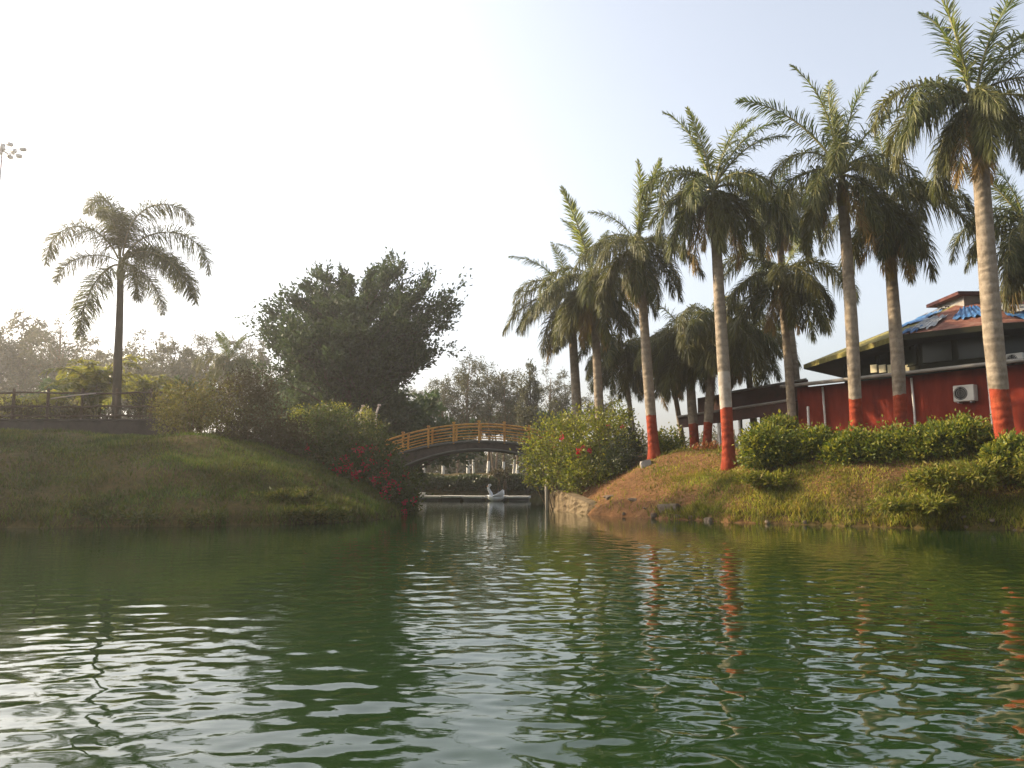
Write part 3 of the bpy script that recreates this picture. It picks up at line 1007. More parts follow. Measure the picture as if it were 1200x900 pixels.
for i, (px, py, D, v, lab) in enumerate([
        (470, 452, 52, 0, 'dark bushy tree under the right side of the big broadleaf'),
        (602, 486, 76, 2, 'low dark tree behind the right half of the bridge railing'),
        (634, 484, 74, 2, 'low dark tree beside the lime green bougainvillea'),
        (556, 488, 78, 2, 'low dark tree behind the top of the bridge arch'),
        (345, 436, 50, 0, 'dark bushy tree under the left side of the big broadleaf'),
        (388, 440, 49, 1, 'dark bushy tree in front of the big broadleaf trunk'),
        (432, 446, 49, 1, 'dark bushy tree close right of the big broadleaf trunk'),
        (78, 440, 46, 0, 'dark rounded tree behind the fence left of the foxtail palm'),
        (210, 440, 46, 1, 'dark tree behind the olive shrub')]):
    put_tree('small_tree', lab, 'tree', GU, px, D, dark[v], top_z(py, px, D) / 5.1, i * 1.3)
# unseen dense trees, inferred and added to shade the left bank
for i, (x_, y_, h_) in enumerate(((-29.5, 30.0, .82), (-33, 36.0, .9), (-27.5, 24.0, .62), (-40, 33.0, .95))):
    t_ = empty('broadleaf_tree', (x_, y_, gz(x_, y_)), ['dense unseen shade tree just beyond the left picture edge', 'dense unseen shade tree behind the other tree beyond the left edge', 'lower unseen shade tree near the water beyond the left edge', 'tall unseen shade tree farthest beyond the left edge'][i], 'tree', 'unseen shade trees added beyond the left edge', i * 1.9)
    for nm, me in zip(('trunk', 'crown'), BIG):
        obj(nm, me, t_, scale=(h_, h_, h_))


# ------------------------------------------------------------------ shrubs
def bush(name, label, lobes, n, leaf, wd, mt, seed, group=None, flowers=None, fm=None, cat='bush', stems=7, open_=.0, fpart='blossoms', spiky=0.0):
    """lobes: (px, py, depth, half width px, half height px)"""
    r = np.random.default_rng(seed)
    C, R = [], []
    for px, py, D, a, b_ in lobes:
        C.append(at(px, py, D))
        k = m_per_px(D)
        R.append((a * k, max(.55 * (a + b_) * k, .3), b_ * k))
    C, R = np.array(C), np.array(R)
    bx, by = C[:, 0].mean(), C[:, 1].mean()
    bz = gz(bx, by)
    root = empty(name, (bx, by, bz), label, cat, group)
    o = np.array([bx, by, bz])
    sb = MB()
    for i in range(stems):
        j = r.integers(len(C))
        e = C[j] + (r.random(3) - .5) * R[j] * 1.2 - o
        fx = e[0] * .6 + r.normal() * .12
        fy = e[1] * .6 + r.normal() * .12
        s = np.array([fx, fy, gz(bx + fx, by + fy) - bz - .08])
        md = (s + e) / 2 + r.normal(size=3) * .1
        sb.tube([s, md, e], [.035, .025, .008], 5)
    if stems:
        sb.build('stems', M['stem'], root)
    vol = (R[:, 0] * R[:, 2]) ** .9
    lb = MB()
    for j in range(len(C)):
        m_ = int(n * vol[j] / vol.sum())
        nc = max(8, m_ // 34)
        v = r.normal(size=(nc, 3))
        v /= np.linalg.norm(v, axis=1, keepdims=True)
        rad = (.35 + .7 * r.random(nc) ** .6)
        cc = C[j] - o + v * R[j] * rad[:, None]
        idx = r.integers(nc, size=m_)
        sg = (R[j].mean() * .17 + .03)
        c = cc[idx] + r.normal(size=(m_, 3)) * sg
        d = v[idx] * .8 + r.normal(size=(m_, 3)) * .7
        d[:, 2] += .25
        gzv = ground(c[:, 0] + bx, c[:, 1] + by) - bz
        ok = c[:, 2] > gzv + .02
        lb.leaves(c[ok], d[ok], leaf * (1 + spiky * r.random(ok.sum())), wd, r)
    lb.build('foliage', mt, root)
    if flowers:
        fb = MB()
        for px, py, D, rr, k in flowers:
            c0 = at(px, py, D) - o
            s_ = rr * m_per_px(D)
            cl = c0 + r.normal(size=(max(2, k // 14), 3)) * s_ * .55
            c = cl[r.integers(len(cl), size=k)] + r.normal(size=(k, 3)) * s_ * .18
            fb.leaves(c, r.normal(size=(k, 3)) + [0, -.4, .2], .085, .075, r)
        fb.build(fpart, fm or M['red_flower'], root)
    return root


# right bank
bush('bougainvillea', 'big lime green bougainvillea with few pink blossoms overhanging the stone wall',
     [(650, 524, 36.5, 38, 30), (685, 515, 36, 42, 30), (635, 540, 37, 26, 22), (715, 520, 35.5, 32, 36), (690, 548, 35, 34, 26), (715, 556, 34.5, 22, 20), (722, 492, 36, 18, 20), (665, 500, 37, 20, 14), (655, 556, 35.6, 24, 16), (676, 566, 34.6, 20, 12), (632, 556, 36.8, 14, 14)],
     17000, .13, .075, M['bush_lime'], 3, flowers=[(678, 531, 34.6, 6, 60), (690, 524, 34.4, 7, 40), (722, 498, 34.5, 6, 22), (660, 508, 35, 10, 20)], stems=14)
bush('shadow_bush', 'dark green bush in the shade between the bougainvillea and the boulder',
     [(718, 548, 34.2, 24, 22), (735, 530, 34.8, 16, 26)], 4500, .12, .07, M['bush_dark'], 4)
GH = 'clipped hedge bushes under the right bank palms'
for px, py, D, a, b_, lab, sd in (
        (899, 521, 26.6, 23, 25, 'leafy bright hedge bush next to the palm standing on bare earth', 5),
        (913, 502, 28.5, 20, 13, 'small round bush peeping over the bright left hedge bush', 6),
        (955, 520, 26.4, 26, 20, 'second hedge bush from the left, in front of the dark banded palm', 7),
        (1002, 527, 25.4, 26, 22, 'middle hedge bush at the foot of the V crowned palm', 8),
        (1046, 523, 25.2, 32, 24, 'wide dark hedge bush with a gap of earth below it', 9),
        (1094, 518, 24.6, 26, 21, 'hedge bush below the two white pipes', 10),
        (1128, 510, 24.2, 32, 20, 'tallest hedge bush under the air conditioner', 11),
        (1186, 528, 22.2, 24, 16, 'straggly hedge bush at the foot of the tallest palm', 12)):
    bush('hedge_bush', lab, [(px, py + 4, D, a * 1.0, b_ * .95), (px - a * .65, py + 8, D - .1, a * .7, b_ * .75), (px + a * .65, py + 9, D, a * .7, b_ * .7), (px + a * .15, py - b_ * .15, D + .2, a * .55, b_ * .75)], 8000, .1, .06, M['hedge'], sd, GH, spiky=.7)
GW = 'weed clumps on the right bank slope'
for px, py, D, a, b_, lab, sd in (
        (1118, 560, 22.0, 48, 9, 'long weed clump on the slope below the tallest hedge bush', 14),
        (1176, 552, 21.4, 36, 14, 'tall weed clump on the slope at the picture edge', 15),
        (900, 562, 25.2, 26, 5, 'small weed clump on bare earth below the bright hedge', 16),
        (1075, 590, 21.4, 40, 5, 'spreading weed clump low by the water edge', 17)):
    rr_ = random.Random(sd)
    bush('weed_clump', lab, [(px + rr_.uniform(-a, a), py + rr_.uniform(-.5, .6) * b_, D + rr_.uniform(-.5, .5), a * rr_.uniform(.25, .5), b_ * rr_.uniform(.4, .9)) for _ in range(8)],
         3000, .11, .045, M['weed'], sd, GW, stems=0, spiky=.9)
GV = 'weed clumps on the left bank'
for px, py, D, a, b_, lab, sd in (
        (40, 524, 30.5, 40, 5, 'low weed patch below the left end of the stone wall', 51),
        (150, 528, 29.5, 36, 6, 'low weed patch below the right end of the stone wall', 52),
        (90, 556, 26.5, 40, 6, 'weed patch halfway down the left bank', 53),
        (250, 560, 26.5, 40, 6, 'weed patch on the slope below the olive shrub', 54),
        (340, 585, 25.0, 36, 7, 'weed patch on the slope below the red bougainvillea', 55),
        (60, 606, 22.8, 60, 6, 'weed fringe at the waterline near the left edge', 56),
        (220, 606, 22.9, 60, 5, 'weed fringe at the waterline below the olive shrub', 57),
        (370, 604, 24.2, 44, 5, 'weed fringe at the waterline left of the red bougainvillea', 58)):
    rr_ = random.Random(sd)
    bush('weed_clump', lab, [(px + rr_.uniform(-a, a), py + rr_.uniform(-.5, .6) * b_, D + rr_.uniform(-.5, .5), a * rr_.uniform(.2, .4), b_ * rr_.uniform(.5, 1)) for _ in range(9)],
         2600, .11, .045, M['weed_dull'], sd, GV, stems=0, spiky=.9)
bush('round_bush', 'small round bush left of the red footed palm pair', [(786, 522, 36, 16, 17), (778, 528, 36, 10, 10)], 3200, .13, .075, M['hedge'], 18)
bush('croton_bush', 'low reddish croton bush at the foot of the palm pair', [(834, 530, 34, 15, 9), (815, 534, 33.5, 14, 8)], 2200, .14, .05, M['croton'], 19)
bush('croton_bush', 'low yellow green croton tuft beside the bare earth palm', [(843, 535, 30.2, 8, 8), (806, 535, 33, 10, 7)], 1300, .14, .05, M['bush_lime'], 20)
# left bank
bush('olive_shrub', 'sparse yellow olive shrub in front of the left fence', [(222, 480, 31, 38, 28), (255, 470, 31.5, 30, 30), (205, 500, 30.5, 24, 24), (250, 505, 30.5, 34, 24)], 7500, .11, .055, M['bush_olive'], 22, stems=16)
bush('brown_shrub', 'dark brown rounded shrub between the olive shrub and red bougainvillea', [(285, 478, 32, 30, 42), (312, 495, 31.5, 26, 34), (275, 520, 30.6, 32, 22), (300, 455, 33, 20, 20), (318, 522, 30.8, 26, 12), (340, 515, 31.5, 24, 22)], 11500, .11, .06, M['bush_brown'], 23, stems=14)
bush('bougainvillea', 'dark bougainvillea with red blossoms spilling down the left bank to the water',
     [(372, 512, 33.5, 36, 26), (410, 522, 33, 38, 30), (440, 548, 32.5, 34, 28), (465, 572, 32.3, 26, 26), (478, 590, 32.4, 13, 14), (385, 495, 34.5, 26, 16), (436, 532, 34, 24, 18), (350, 532, 32.4, 22, 16), (400, 552, 31.9, 30, 14)],
     19000, .13, .075, M['bush_deep'], 24, flowers=[(430, 545, 31.4, 18, 150), (395, 556, 31.3, 12, 60), (362, 528, 32, 10, 36), (415, 548, 31.3, 10, 60), (455, 570, 31.2, 14, 110), (476, 586, 31.6, 10, 70), (405, 540, 31.8, 12, 80), (420, 520, 31.8, 12, 40), (445, 535, 32, 14, 50), (380, 542, 32, 8, 30), (466, 555, 31.6, 14, 36), (442, 560, 31.4, 14, 40)], stems=12)
bush('bright_shrub', 'sunlit green shrub on top of the red bougainvillea', [(372, 492, 36, 30, 12), (395, 490, 36, 18, 12)], 3400, .12, .07, M['bush_lime'], 25)
bush('flower_shrub', 'small shrub with scarlet and yellow blooms near the bridge end', [(408, 496, 36.5, 14, 14)], 900, .12, .06, M['bush_dark'], 26,
     flowers=[(406, 497, 35.8, 5, 60), (397, 490, 36, 7, 24)], fm=M['orange_flower'])
bush('yellow_shrub', 'yellow leaved shrub beside the left bridge end', [(434, 502, 38, 11, 14), (428, 490, 38, 9, 10)], 1700, .12, .06, M['areca'], 27)
FA = [frond_mesh('frond', 1.9 + .15 * k, 82 - 4 * k, -30 - 12 * k, 1.3, 46, .42, 500 + k, M['areca'], 24, 1.0, .25, .055) for k in range(4)]
GA = 'yellow green areca clumps behind the left fence'
for px, D, h, nn, sc, lab, sd in (
        (22, 39, 1.0, 18, 1.2, 'yellowish areca clump by the left picture edge', 30),
        (62, 38, 1.3, 16, 1.1, 'areca clump behind the fence, left of the dark rounded tree', 31),
        (110, 37, 2.0, 28, 1.35, 'largest yellow areca clump at the foot of the foxtail palm', 32),
        (162, 40, 2.0, 20, 1.3, 'areca clump right of the foxtail palm trunk', 33)):
    r_ = random.Random(sd)
    x_ = at(px, 510, D)[0]
    root_ = empty('areca_palm', (x_, D, gz(x_, D)), lab, 'palm', GA)
    for k in range(4):
        q_ = (r_.uniform(-.5, .5), r_.uniform(-.4, .4))
        hh_ = h * r_.uniform(.7, 1.3)
        MB().tube([(q_[0] * .5, q_[1] * .5, -.1), (q_[0] * .8, q_[1] * .8, hh_ * .5), (q_[0], q_[1], hh_)], [.05, .045, .03], 7).build('stem', M['rachis'], root_, True)
        for j in range(nn // 4):
            f_ = obj('frond', r_.choice(FA), root_, (q_[0], q_[1], hh_ - .03), 0, (sc * r_.uniform(.8, 1.15),) * 3)
            f_.rotation_euler = (r_.uniform(-.2, .2), r_.uniform(-.25, .15), j * 6.28 / (nn // 4) + r_.uniform(-.4, .4))
GK = 'scrubby bushes along the back of the left fence'
for px, py, D, a, b_, lab, sd in (
        (15, 486, 36.5, 40, 10, 'scrub behind the left end of the fence', 36),
        (95, 487, 36.2, 40, 9, 'scrub behind the middle of the fence', 37),
        (178, 478, 36, 26, 18, 'scrub behind the right end of the fence', 38)):
    bush('scrub_bush', lab, [(px, py, D, a, b_)], 1600, .16, .06, M['bush_brown'], sd, GK)


# far bank hedge
def far_hedge():
    r = np.random.default_rng(77)
    root = empty('hedge', (-4, 62.8, gz(-4, 62.8)), 'long dark green hedge on the far bank seen under the bridge', 'hedge')
    k = 26000
    x = r.uniform(-11, 8, k)
    c = np.stack([x, r.normal(0, .5, k), r.uniform(-.6, .62, k) + .1 * np.sin(x * 1.9)], 1)
    MB().leaves(c, r.normal(size=(k, 3)) + [0, -.3, .4], .22, .13, r).build('foliage', M['bush_dark'], root)
    sb = MB()
    for xx in np.arange(-10.5, 8, .8):
        sb.bar((xx, 0, -1.2), (xx + .1, 0, .4), .03, 0, 5)
    sb.build('stems', M['stem'], root)


far_hedge()
bush('red_leaf_bush', 'reddish brown bush on the far bank above the swan boat', [(587, 556, 61.6, 11, 5)], 500, .2, .1, M['bush_brown'], 41)

def woods():
    r = np.random.default_rng(123)
    b = MB()
    k = 42000
    x = r.uniform(-55, 30, k)
    y = r.uniform(92, 112, k)
    h = r.random(k) ** 1.1 * (4.3 + 1.1 * np.sin(x * .55) + .8 * np.sin(x * 1.3 + 2))
    c = np.stack([x, y, ground(x, y) + h], 1)
    b.leaves(c, r.normal(size=(k, 3)) + [0, 0, .3], .6, .26, r, 0)
    for _ in range(90):
        xx, yy = r.uniform(-50, 28), r.uniform(86, 108)
        z = gz(xx, yy)
        b.tube([(xx, yy, z - .2), (xx + r.normal() * .2, yy, z + 3), (xx + r.normal() * .4, yy, z + r.uniform(4.5, 6))], [.16, .12, .06], 6, 1)
    tag(b.build('woods', [M['tree_far'], M['stem']]), 'brownish thicket far beyond the pond, seen under the bridge', 'woods', kind='stuff')


woods()

# ------------------------------------------------------------------ bridge
BY, BW = 42.0, 2.0
BXL, BXR, BXA = -7.1, 3.9, -1.65


def deck_z(x):
    return 3.33 - .036 * (x - BXA) ** 2


def soffit_z(x):
    return np.maximum(deck_z(x) - .4 - .02 * (x - BXA) ** 2, .1)


def bridge():
    root = empty('arched_bridge', (BXA, BY + BW / 2, 0), 'arched footbridge with orange wooden railings over the channel', 'bridge')
    o = np.array([BXA, BY + BW / 2, 0])
    xs = np.linspace(BXL, BXR, 41)
    b = MB()
    V, fs = [], []
    for x in xs:
        for y in (BY, BY + BW):
            V += [(x, y, deck_z(x)), (x, y, soffit_z(x))]
    n = len(xs)
    for i in range(n - 1):
        a, c = 4 * i, 4 * (i + 1)
        fs += [(a, c, c + 2, a + 2), (a + 1, a + 3, c + 3, c + 1), (a, a + 1, c + 1, c), (a + 2, c + 2, c + 3, a + 3)]
    fs += [(0, 2, 3, 1), (4 * n - 4, 4 * n - 3, 4 * n - 1, 4 * n - 2)]
    b.add(np.array(V) - o, fs)
    b.build('arch', M['bridge_fascia'], root)
    for side, y in ((0, BY - .05), (1, BY + BW + .05)):
        kb = MB()
        kb.tube([(x - o[0], y - o[1], deck_z(x) + .03) for x in xs], .07, 6)
        kb.build('kerb', M['bridge_edge'], root)
        lb = MB()
        lb.tube([(x - o[0], y - o[1] , soffit_z(x) + .02) for x in xs[3:-3]], .06, 6)
        lb.build('arch_edge', M['bridge_edge'], root)
        rl = MB()
        rl.tube([(x - o[0], y - o[1], deck_z(x) + .93) for x in xs], .05, 8)
        top = rl.build('railing', M['bridge_paint'], root, True)
        for h in (.3, .6):
            q = MB()
            q.tube([(x - o[0], y - o[1], deck_z(x) + h) for x in xs], .032, 6)
            q.build('rail', M['bridge_paint'], top)
        for x in np.arange(BXL + .1, BXR, 1.32):
            q = MB()
            q.box((x - o[0], y - o[1], deck_z(x) + .5), (.11, .11, 1.08), 0, 0, .02)
            q.box((x - o[0], y - o[1], deck_z(x) + 1.07), (.17, .17, .08), 0, 0, .03)
            q.build('post', M['bridge_paint'], top)
    for x, wdt in ((BXL + .35, .9), (BXR - .5, 1.6)):
        MB().box((x - o[0], BY + BW / 2 - o[1], deck_z(x) / 2 - .55), (wdt, BW - .1, deck_z(x) + .6), 0, 0, .03).build('abutment', M['stone_wall'], root)


bridge()


# stone retaining wall at the right of the channel
def retaining_wall():
    pts = [(2.35, 42.3), (1.9, 38.5), (1.75, 36.8), tuple(on_water(688, 603)), tuple(on_water(712, 604.5))]
    tops = [2.0, 1.6, 1.0, .45, .08]
    o = np.array([pts[1][0], pts[1][1], 0])
    root = empty('retaining_wall', o, 'rough buff stone retaining wall dropping into the water below the bougainvillea', 'wall')
    r = np.random.default_rng(9)
    P, Tz = [], []
    for i in range(len(pts) - 1):
        for q in np.linspace(0, 1, 16)[:-1]:
            P.append(np.array(pts[i]) * (1 - q) + np.array(pts[i + 1]) * q)
            Tz.append(tops[i] * (1 - q) + tops[i + 1] * q)
    P, Tz = np.array(P), np.array(Tz)
    n, m_ = len(P), 12
    V = []
    T = np.gradient(P, axis=0)
    N = np.stack([-T[:, 1], T[:, 0]], 1)
    N /= np.linalg.norm(N, axis=1, keepdims=True)
    if (N[:, 0].mean()) > 0:
        N = -N
    for i in range(n):
        for j in range(m_):
            h = j / (m_ - 1)
            q = .12 - .12 * h + r.normal() * .018
            V.append((P[i, 0] + N[i, 0] * q - o[0], P[i, 1] + N[i, 1] * q - o[1], -.5 + (Tz[i] + .5) * h))
        V.append((P[i, 0] - N[i, 0] * .45 - o[0], P[i, 1] - N[i, 1] * .45 - o[1], Tz[i] + .02))
        V.append((P[i, 0] - N[i, 0] * .5 - o[0], P[i, 1] - N[i, 1] * .5 - o[1], -.5))
    k = m_ + 2
    fs = [(i * k + j, (i + 1) * k + j, (i + 1) * k + j + 1, i * k + j + 1) for i in range(n - 1) for j in range(k - 1)]
    fs += [tuple(range(k)), tuple((n - 1) * k + j for j in range(k))[::-1]]
    MB().add(V, fs).build('masonry', M['stone_wall'], root)
    MB().tube([at(641, 548, 36.2) - o, at(640.5, 575, 36.1) - o, at(641.5, 603, 36.0) - o], [.07, .08, .09], 8).build('post', M['old_paint'], root, True)


retaining_wall()


# jetty and swan boat
def jetty():
    a, b = at(492, 583, 56.5), at(622, 583, 55.5)
    root = empty('jetty', ((a[0] + b[0]) / 2, 56, 0), 'low pale floating jetty on the far water beneath the bridge', 'jetty')
    L = b[0] - a[0]
    rz = math.atan2(b[1] - a[1], L)
    root.rotation_euler = (0, 0, rz)
    nseg = 5
    for i in range(nseg):
        x = -L / 2 + (i + .5) * L / nseg
        MB().box((x, 0, .24 + .02 * (i % 2)), (L / nseg - .05, 1.5, .16), 0, 0, .03).build('deck', M['concrete'], root)
        MB().box((x, 0, .03), (L / nseg - .25, 1.3, .26), 0, 0, .04).build('float', M['dark_float'], root)
    MB().box((-L / 2 + .25, -.3, .42), (.45, .5, .24), 0, 0, .05).build('bollard', M['concrete'], root)


jetty()


def swan_boat():
    p = at(581, 586, 54.3)
    root = empty('swan_boat', (p[0], p[1], 0), 'white swan pedal boat moored at the far jetty', 'boat')
    root.scale = (.86, .86, .95)
    # hull: lofted
    n, m_ = 15, 12
    V = []
    for i in range(n):
        u = i / (n - 1)
        x = -.62 + 1.24 * u
        wdt = .36 * math.sin(math.pi * (.08 + .84 * u)) ** .7
        for j in range(m_):
            th = math.pi * 2 * j / m_
            V.append((x, wdt * math.cos(th), .2 + (.2 if math.sin(th) > 0 else .26) * math.sin(th) * (.6 + .4 * math.sin(math.pi * u)) + .12 * (2 * u - 1) ** 2))
    fs = [(i * m_ + j, i * m_ + (j + 1) % m_, (i + 1) * m_ + (j + 1) % m_, (i + 1) * m_ + j) for i in range(n - 1) for j in range(m_)]
    fs += [tuple(range(m_))[::-1], tuple((n - 1) * m_ + j for j in range(m_))]
    MB().add(V, fs).build('hull', M['swan_white'], root, True)
    q = np.linspace(0, 1, 12)
    nk = np.stack([-.42 - .08 * np.sin(q * 3.1) + .1 * np.sin(q * 6.0), 0 * q, .3 + .78 * q], 1)
    hd = [(-.4, 0, 1.1), (-.46, 0, 1.14), (-.54, 0, 1.11), (-.6, 0, 1.07)]
    MB().tube(np.concatenate([nk, hd]), list(np.linspace(.16, .065, 12)) + [.08, .085, .07, .035], 10).build('neck', M['swan_white'], root, True)
    MB().tube([(-.6, 0, 1.07), (-.68, 0, 1.04), (-.73, 0, 1.02)], [.035, .028, .008], 8).build('beak', M['swan_beak'], root, True)
    for s in (-1, 1):
        wv, wf = [], []
        for i in range(9):
            u = i / 8
            for j in range(5):
                t = j / 4
                wv.append((-.25 + .8 * u, s * (.33 + .06 * math.sin(t * 3)), .3 + (.12 + .42 * u ** 1.5) * t))
                wv.append((-.25 + .8 * u, s * (.27 + .06 * math.sin(t * 3)), .3 + (.12 + .42 * u ** 1.5) * t))
        for i in range(8):
            for j in range(4):
                a = i * 10 + j * 2
                wf += [(a, a + 10, a + 12, a + 2), (a + 1, a + 3, a + 13, a + 11)]
            wf += [(i * 10 + 8, i * 10 + 18, i * 10 + 19, i * 10 + 9)]
        for j in range(4):
            a = 80 + j * 2
            wf += [(a, a + 1, a + 3, a + 2)]
        MB().add(wv, wf).build('wing', M['swan_white'], root)
    MB().tube([(.42, 0, .35), (.55, 0, .55), (.62, 0, .78)], [.2, .14, .02], 8).build('tail', M['swan_white'], root, True)
    MB().box((.05, 0, .43), (.3, .4, .08), 0, 0, .03).box((.2, 0, .55), (.06, .4, .26), 0, 0, .02).build('seat', M['boat_seat'], root)


swan_boat()


# ------------------------------------------------------------------ left fence and low wall
def fence():
    D = 33.5
    zt = gz(at(60, 510, D)[0], D)
    a, b = at(-70, 510, D + .3), at(212, 510, D - .3)
    ln = b[0] - a[0]
    x0, x1 = a[0], b[0]
    wall = empty('low_wall', ((x0 + x1) / 2, D - .25, zt), 'low dark stone wall along the top of the left bank', 'wall')
    ztop = at(60, 494, D)[2]
    MB().box((0, 0, (ztop - zt) / 2 - .1), (ln, .35, ztop - zt + .2), 0, 0, .03).build('masonry', M['low_wall'], wall)
    MB().box((0, 0, ztop - zt + .04), (ln + .1, .45, .08), 0, 0, .02).build('coping', M['low_wall'], wall)
    root = empty('rail_fence', ((x0 + x1) / 2, D + .25, zt), 'brown wooden rail fence standing behind the low wall on the left bank', 'fence')
    ox = (x0 + x1) / 2
    r = random.Random(4)
    zr = [at(60, y, D)[2] - zt for y in (460, 476, 487)]
    k = 0
    x = x0 + .1
    while x < x1:
        MB().box((x - ox, 0, (zr[0] + .15) / 2), (.1, .1, zr[0] + .25), 0, 0, .02).build('post', M['fence_wood'], root)
        x += 1.45
        k += 1
    for z in zr:
        q = np.linspace(x0, x1, 20)
        MB().tube([(t - ox, -.1, z + r.uniform(-.03, .03)) for t in q], .042, 6).build('rail', M['fence_wood'], root)
    # slanting bamboo pole
    p, q_ = at(60, 467, D + .1), at(112, 461, D + .05)
    o = np.array([(p[0] + q_[0]) / 2, D, (p[2] + q_[2]) / 2])
    pole = MB().tube([p - o, (p + q_) / 2 - o + [0, 0, .02], q_ - o], [.03, .028, .022], 7).build('bamboo_pole', M['post_pink'], None, True)
    pole.location = o
    tag(pole, 'pale bamboo pole lying across the wooden fence rails', 'pole')


fence()


# two pale curved posts by the bridge end
def curved_post(px, py0, py1, D, lab):
    b = at(px, py1, D)
    zb = gz(b[0], D)
    h = at(px, py0, D)[2] - zb
    root = empty('garden_post', (b[0], D, zb), lab, 'post', 'pale posts near the left bridge end')
    MB().tube([(0, 0, -.1), (0, 0, h * .75), (.03, 0, h * .88), (.14, 0, h * .96)], [.06, .05, .05, .045], 8).build('shaft', M['post_pink'], root, True)
    MB().box((.17, 0, h * .98), (.16, .12, .1), 0, 0, .03).build('cap', M['post_pink'], root)


curved_post(421, 474, 500, 40, 'pale post with bent top behind the yellow shrub')
curved_post(440, 473, 505, 40, 'pale post with bent top nearest the bridge railing')


# ------------------------------------------------------------------ restaurant building on the right
APX = np.array([19.9, 34.2])
EAVE = np.array([(14.4, 39.3), (15.2, 31.3), (17.8, 28.9), (24.0, 27.2), (28.5, 33), (26.5, 41), (19.5, 44.5)])


def poly_ring(k, c=APX):
    return c + (EAVE - c) * k


def building():
    U = np.array([.6, -.8])
    Bk = np.array([.8, .6])
    W0 = np.array([13.0, 36.4])
    zg = gz(16, 33) - .4
    o = np.array([W0[0], W0[1], zg])
    root = empty('restaurant_building', o, 'red walled restaurant with wide dark eaves behind the palms', 'building')

    def L(u, v, z):
        p = W0 + U * u + Bk * v
        return np.array([p[0], p[1], z]) - o

    def hit(px, py, v=0.0):
        """where the photo's ray meets the wall plane that lies v behind the front"""
        r = ray(px, py)
        n = Bk
        k = (np.dot(W0 + Bk * v, n)) / (r[0] * n[0] + r[1] * n[1])
        p = r * k
        u = np.dot(p[:2] - W0, U)
        return u, EYE + p[2]

    def slab(mb, u0, u1, v0, v1, z0, z1, mi=0):
        P = [L(u, v, z) for u in (u0, u1) for v in (v0, v1) for z in (z0, z1)]
        return mb.add(P, [(0, 1, 3, 2), (4, 6, 7, 5), (0, 4, 5, 1), (2, 3, 7, 6), (0, 2, 6, 4), (1, 5, 7, 3)], mi)

    ZG = 5.55
    slab(MB(), 0, 15, 0, 9, zg - .4, ZG - .05).build('wall', M['red_wall'], root)
    slab(MB(), .02, 15, -.08, -.002, zg, zg + .55).build('plinth', M['concrete'], root)
    lean = MB()
    P = [L(-.3, -.75, ZG), L(15, -.75, ZG), L(15, 1.4, ZG + .35), L(-.3, 1.4, ZG + .35)]
    P2 = [p - [0, 0, .1] for p in P]
    lean.add(P + P2, [(0, 1, 2, 3), (7, 6, 5, 4), (0, 4, 5, 1), (1, 5, 6, 2), (2, 6, 7, 3), (3, 7, 4, 0)])
    lean.build('lean_to_roof', M['dark_wall'], root)
    MB().tube([L(-.3, -.82, ZG - .02), L(7, -.82, ZG - .02), L(15, -.82, ZG - .02)], .075, 8).build('gutter', M['gutter'], root, True)
    # upper storey
    ZE = 7.0
    rg = poly_ring(.74)
    n = len(rg)
    up = MB()
    V = [(p[0], p[1], ZG + .1) for p in rg] + [(p[0], p[1], ZE + .1) for p in rg]
    up.add(np.array(V) - o, [(i, (i + 1) % n, n + (i + 1) % n, n + i) for i in range(n)])
    up.build('upper_wall', M['dark_wall'], root)
    for i in (0, 1, 2):
        a, b = rg[i], rg[(i + 1) % n]
        d = (b - a) / np.linalg.norm(b - a)
        nn = np.array([d[1], -d[0]])
        if np.dot(nn, a - APX) < 0:
            nn = -nn
        Lw = np.linalg.norm(b - a)
        kk = int(Lw / 1.25)
        for j in range(kk):
            c0 = a + d * (Lw * (j + .08) / kk) + nn * .02
            c1 = a + d * (Lw * (j + .92) / kk) + nn * .02
            z0, z1 = ZG + .42, ZE - .12
            fw = MB()
            q = [np.array([c0[0], c0[1], z0]), np.array([c1[0], c1[1], z0]), np.array([c1[0], c1[1], z1]), np.array([c0[0], c0[1], z1])]
            for s, e in zip(q, q[1:] + q[:1]):
                fw.bar(s - o, e - o, .035, 0, 4)
            win = fw.build('window', M['dark_wall'], root)
            off = np.array([nn[0], nn[1], 0]) * .012
            MB().add([p - o + off for p in q], [(0, 1, 2, 3)]).build('pane', M['dark_glass'], win)
    # fanlights coloured pale for sky light along the foot of the upper storey
    for px0, px1 in ((1021, 1028), (1031, 1038), (1041, 1048), (1062, 1069)):
        u0, z0 = hit(px0, 437, .55)
        u1, z1 = hit(px1, 427, .55)
        slab(MB(), u0, u1, .5, .56, z0, z1).build('fanlight', M['skylit_pane'], root)
    # roof
    rb = MB()
    eo, ei = EAVE, poly_ring(.2)
    V = [(p[0], p[1], ZE) for p in eo] + [(p[0], p[1], 8.75) for p in ei] + [(p[0], p[1], ZE - .22) for p in eo] + [(p[0], p[1], ZE - .22) for p in poly_ring(.7)]
    fs, ms = [], []
    for i in range(n):
        k = (i + 1) % n
        fs += [(i, k, n + k, n + i), (2 * n + i, 2 * n + k, k, i), (2 * n + k, 2 * n + i, 3 * n + i, 3 * n + k)]
        ms += [0 if i in (0, 6) else 1, 0 if i in (0, 6) else 2, 2]
    fs.append(tuple(n + i for i in range(n)))
    ms.append(1)
    rb.add(np.array(V) - o, fs, ms)
    roof = rb.build('roof', [M['moss_roof'], M['red_roof'], M['dark_wall']], root)
    # cupola on the roof
    c2 = np.array([20.3, 33.9])
    q = [(-1.75, -1.2), (1.75, -1.2), (1.75, 1.4), (-1.75, 1.4)]
    cb = MB()
    V = [(c2[0] + x * .8, c2[1] + y * .8, 8.4) for x, y in q] + [(c2[0] + x * .8, c2[1] + y * .8, 9.0) for x, y in q]
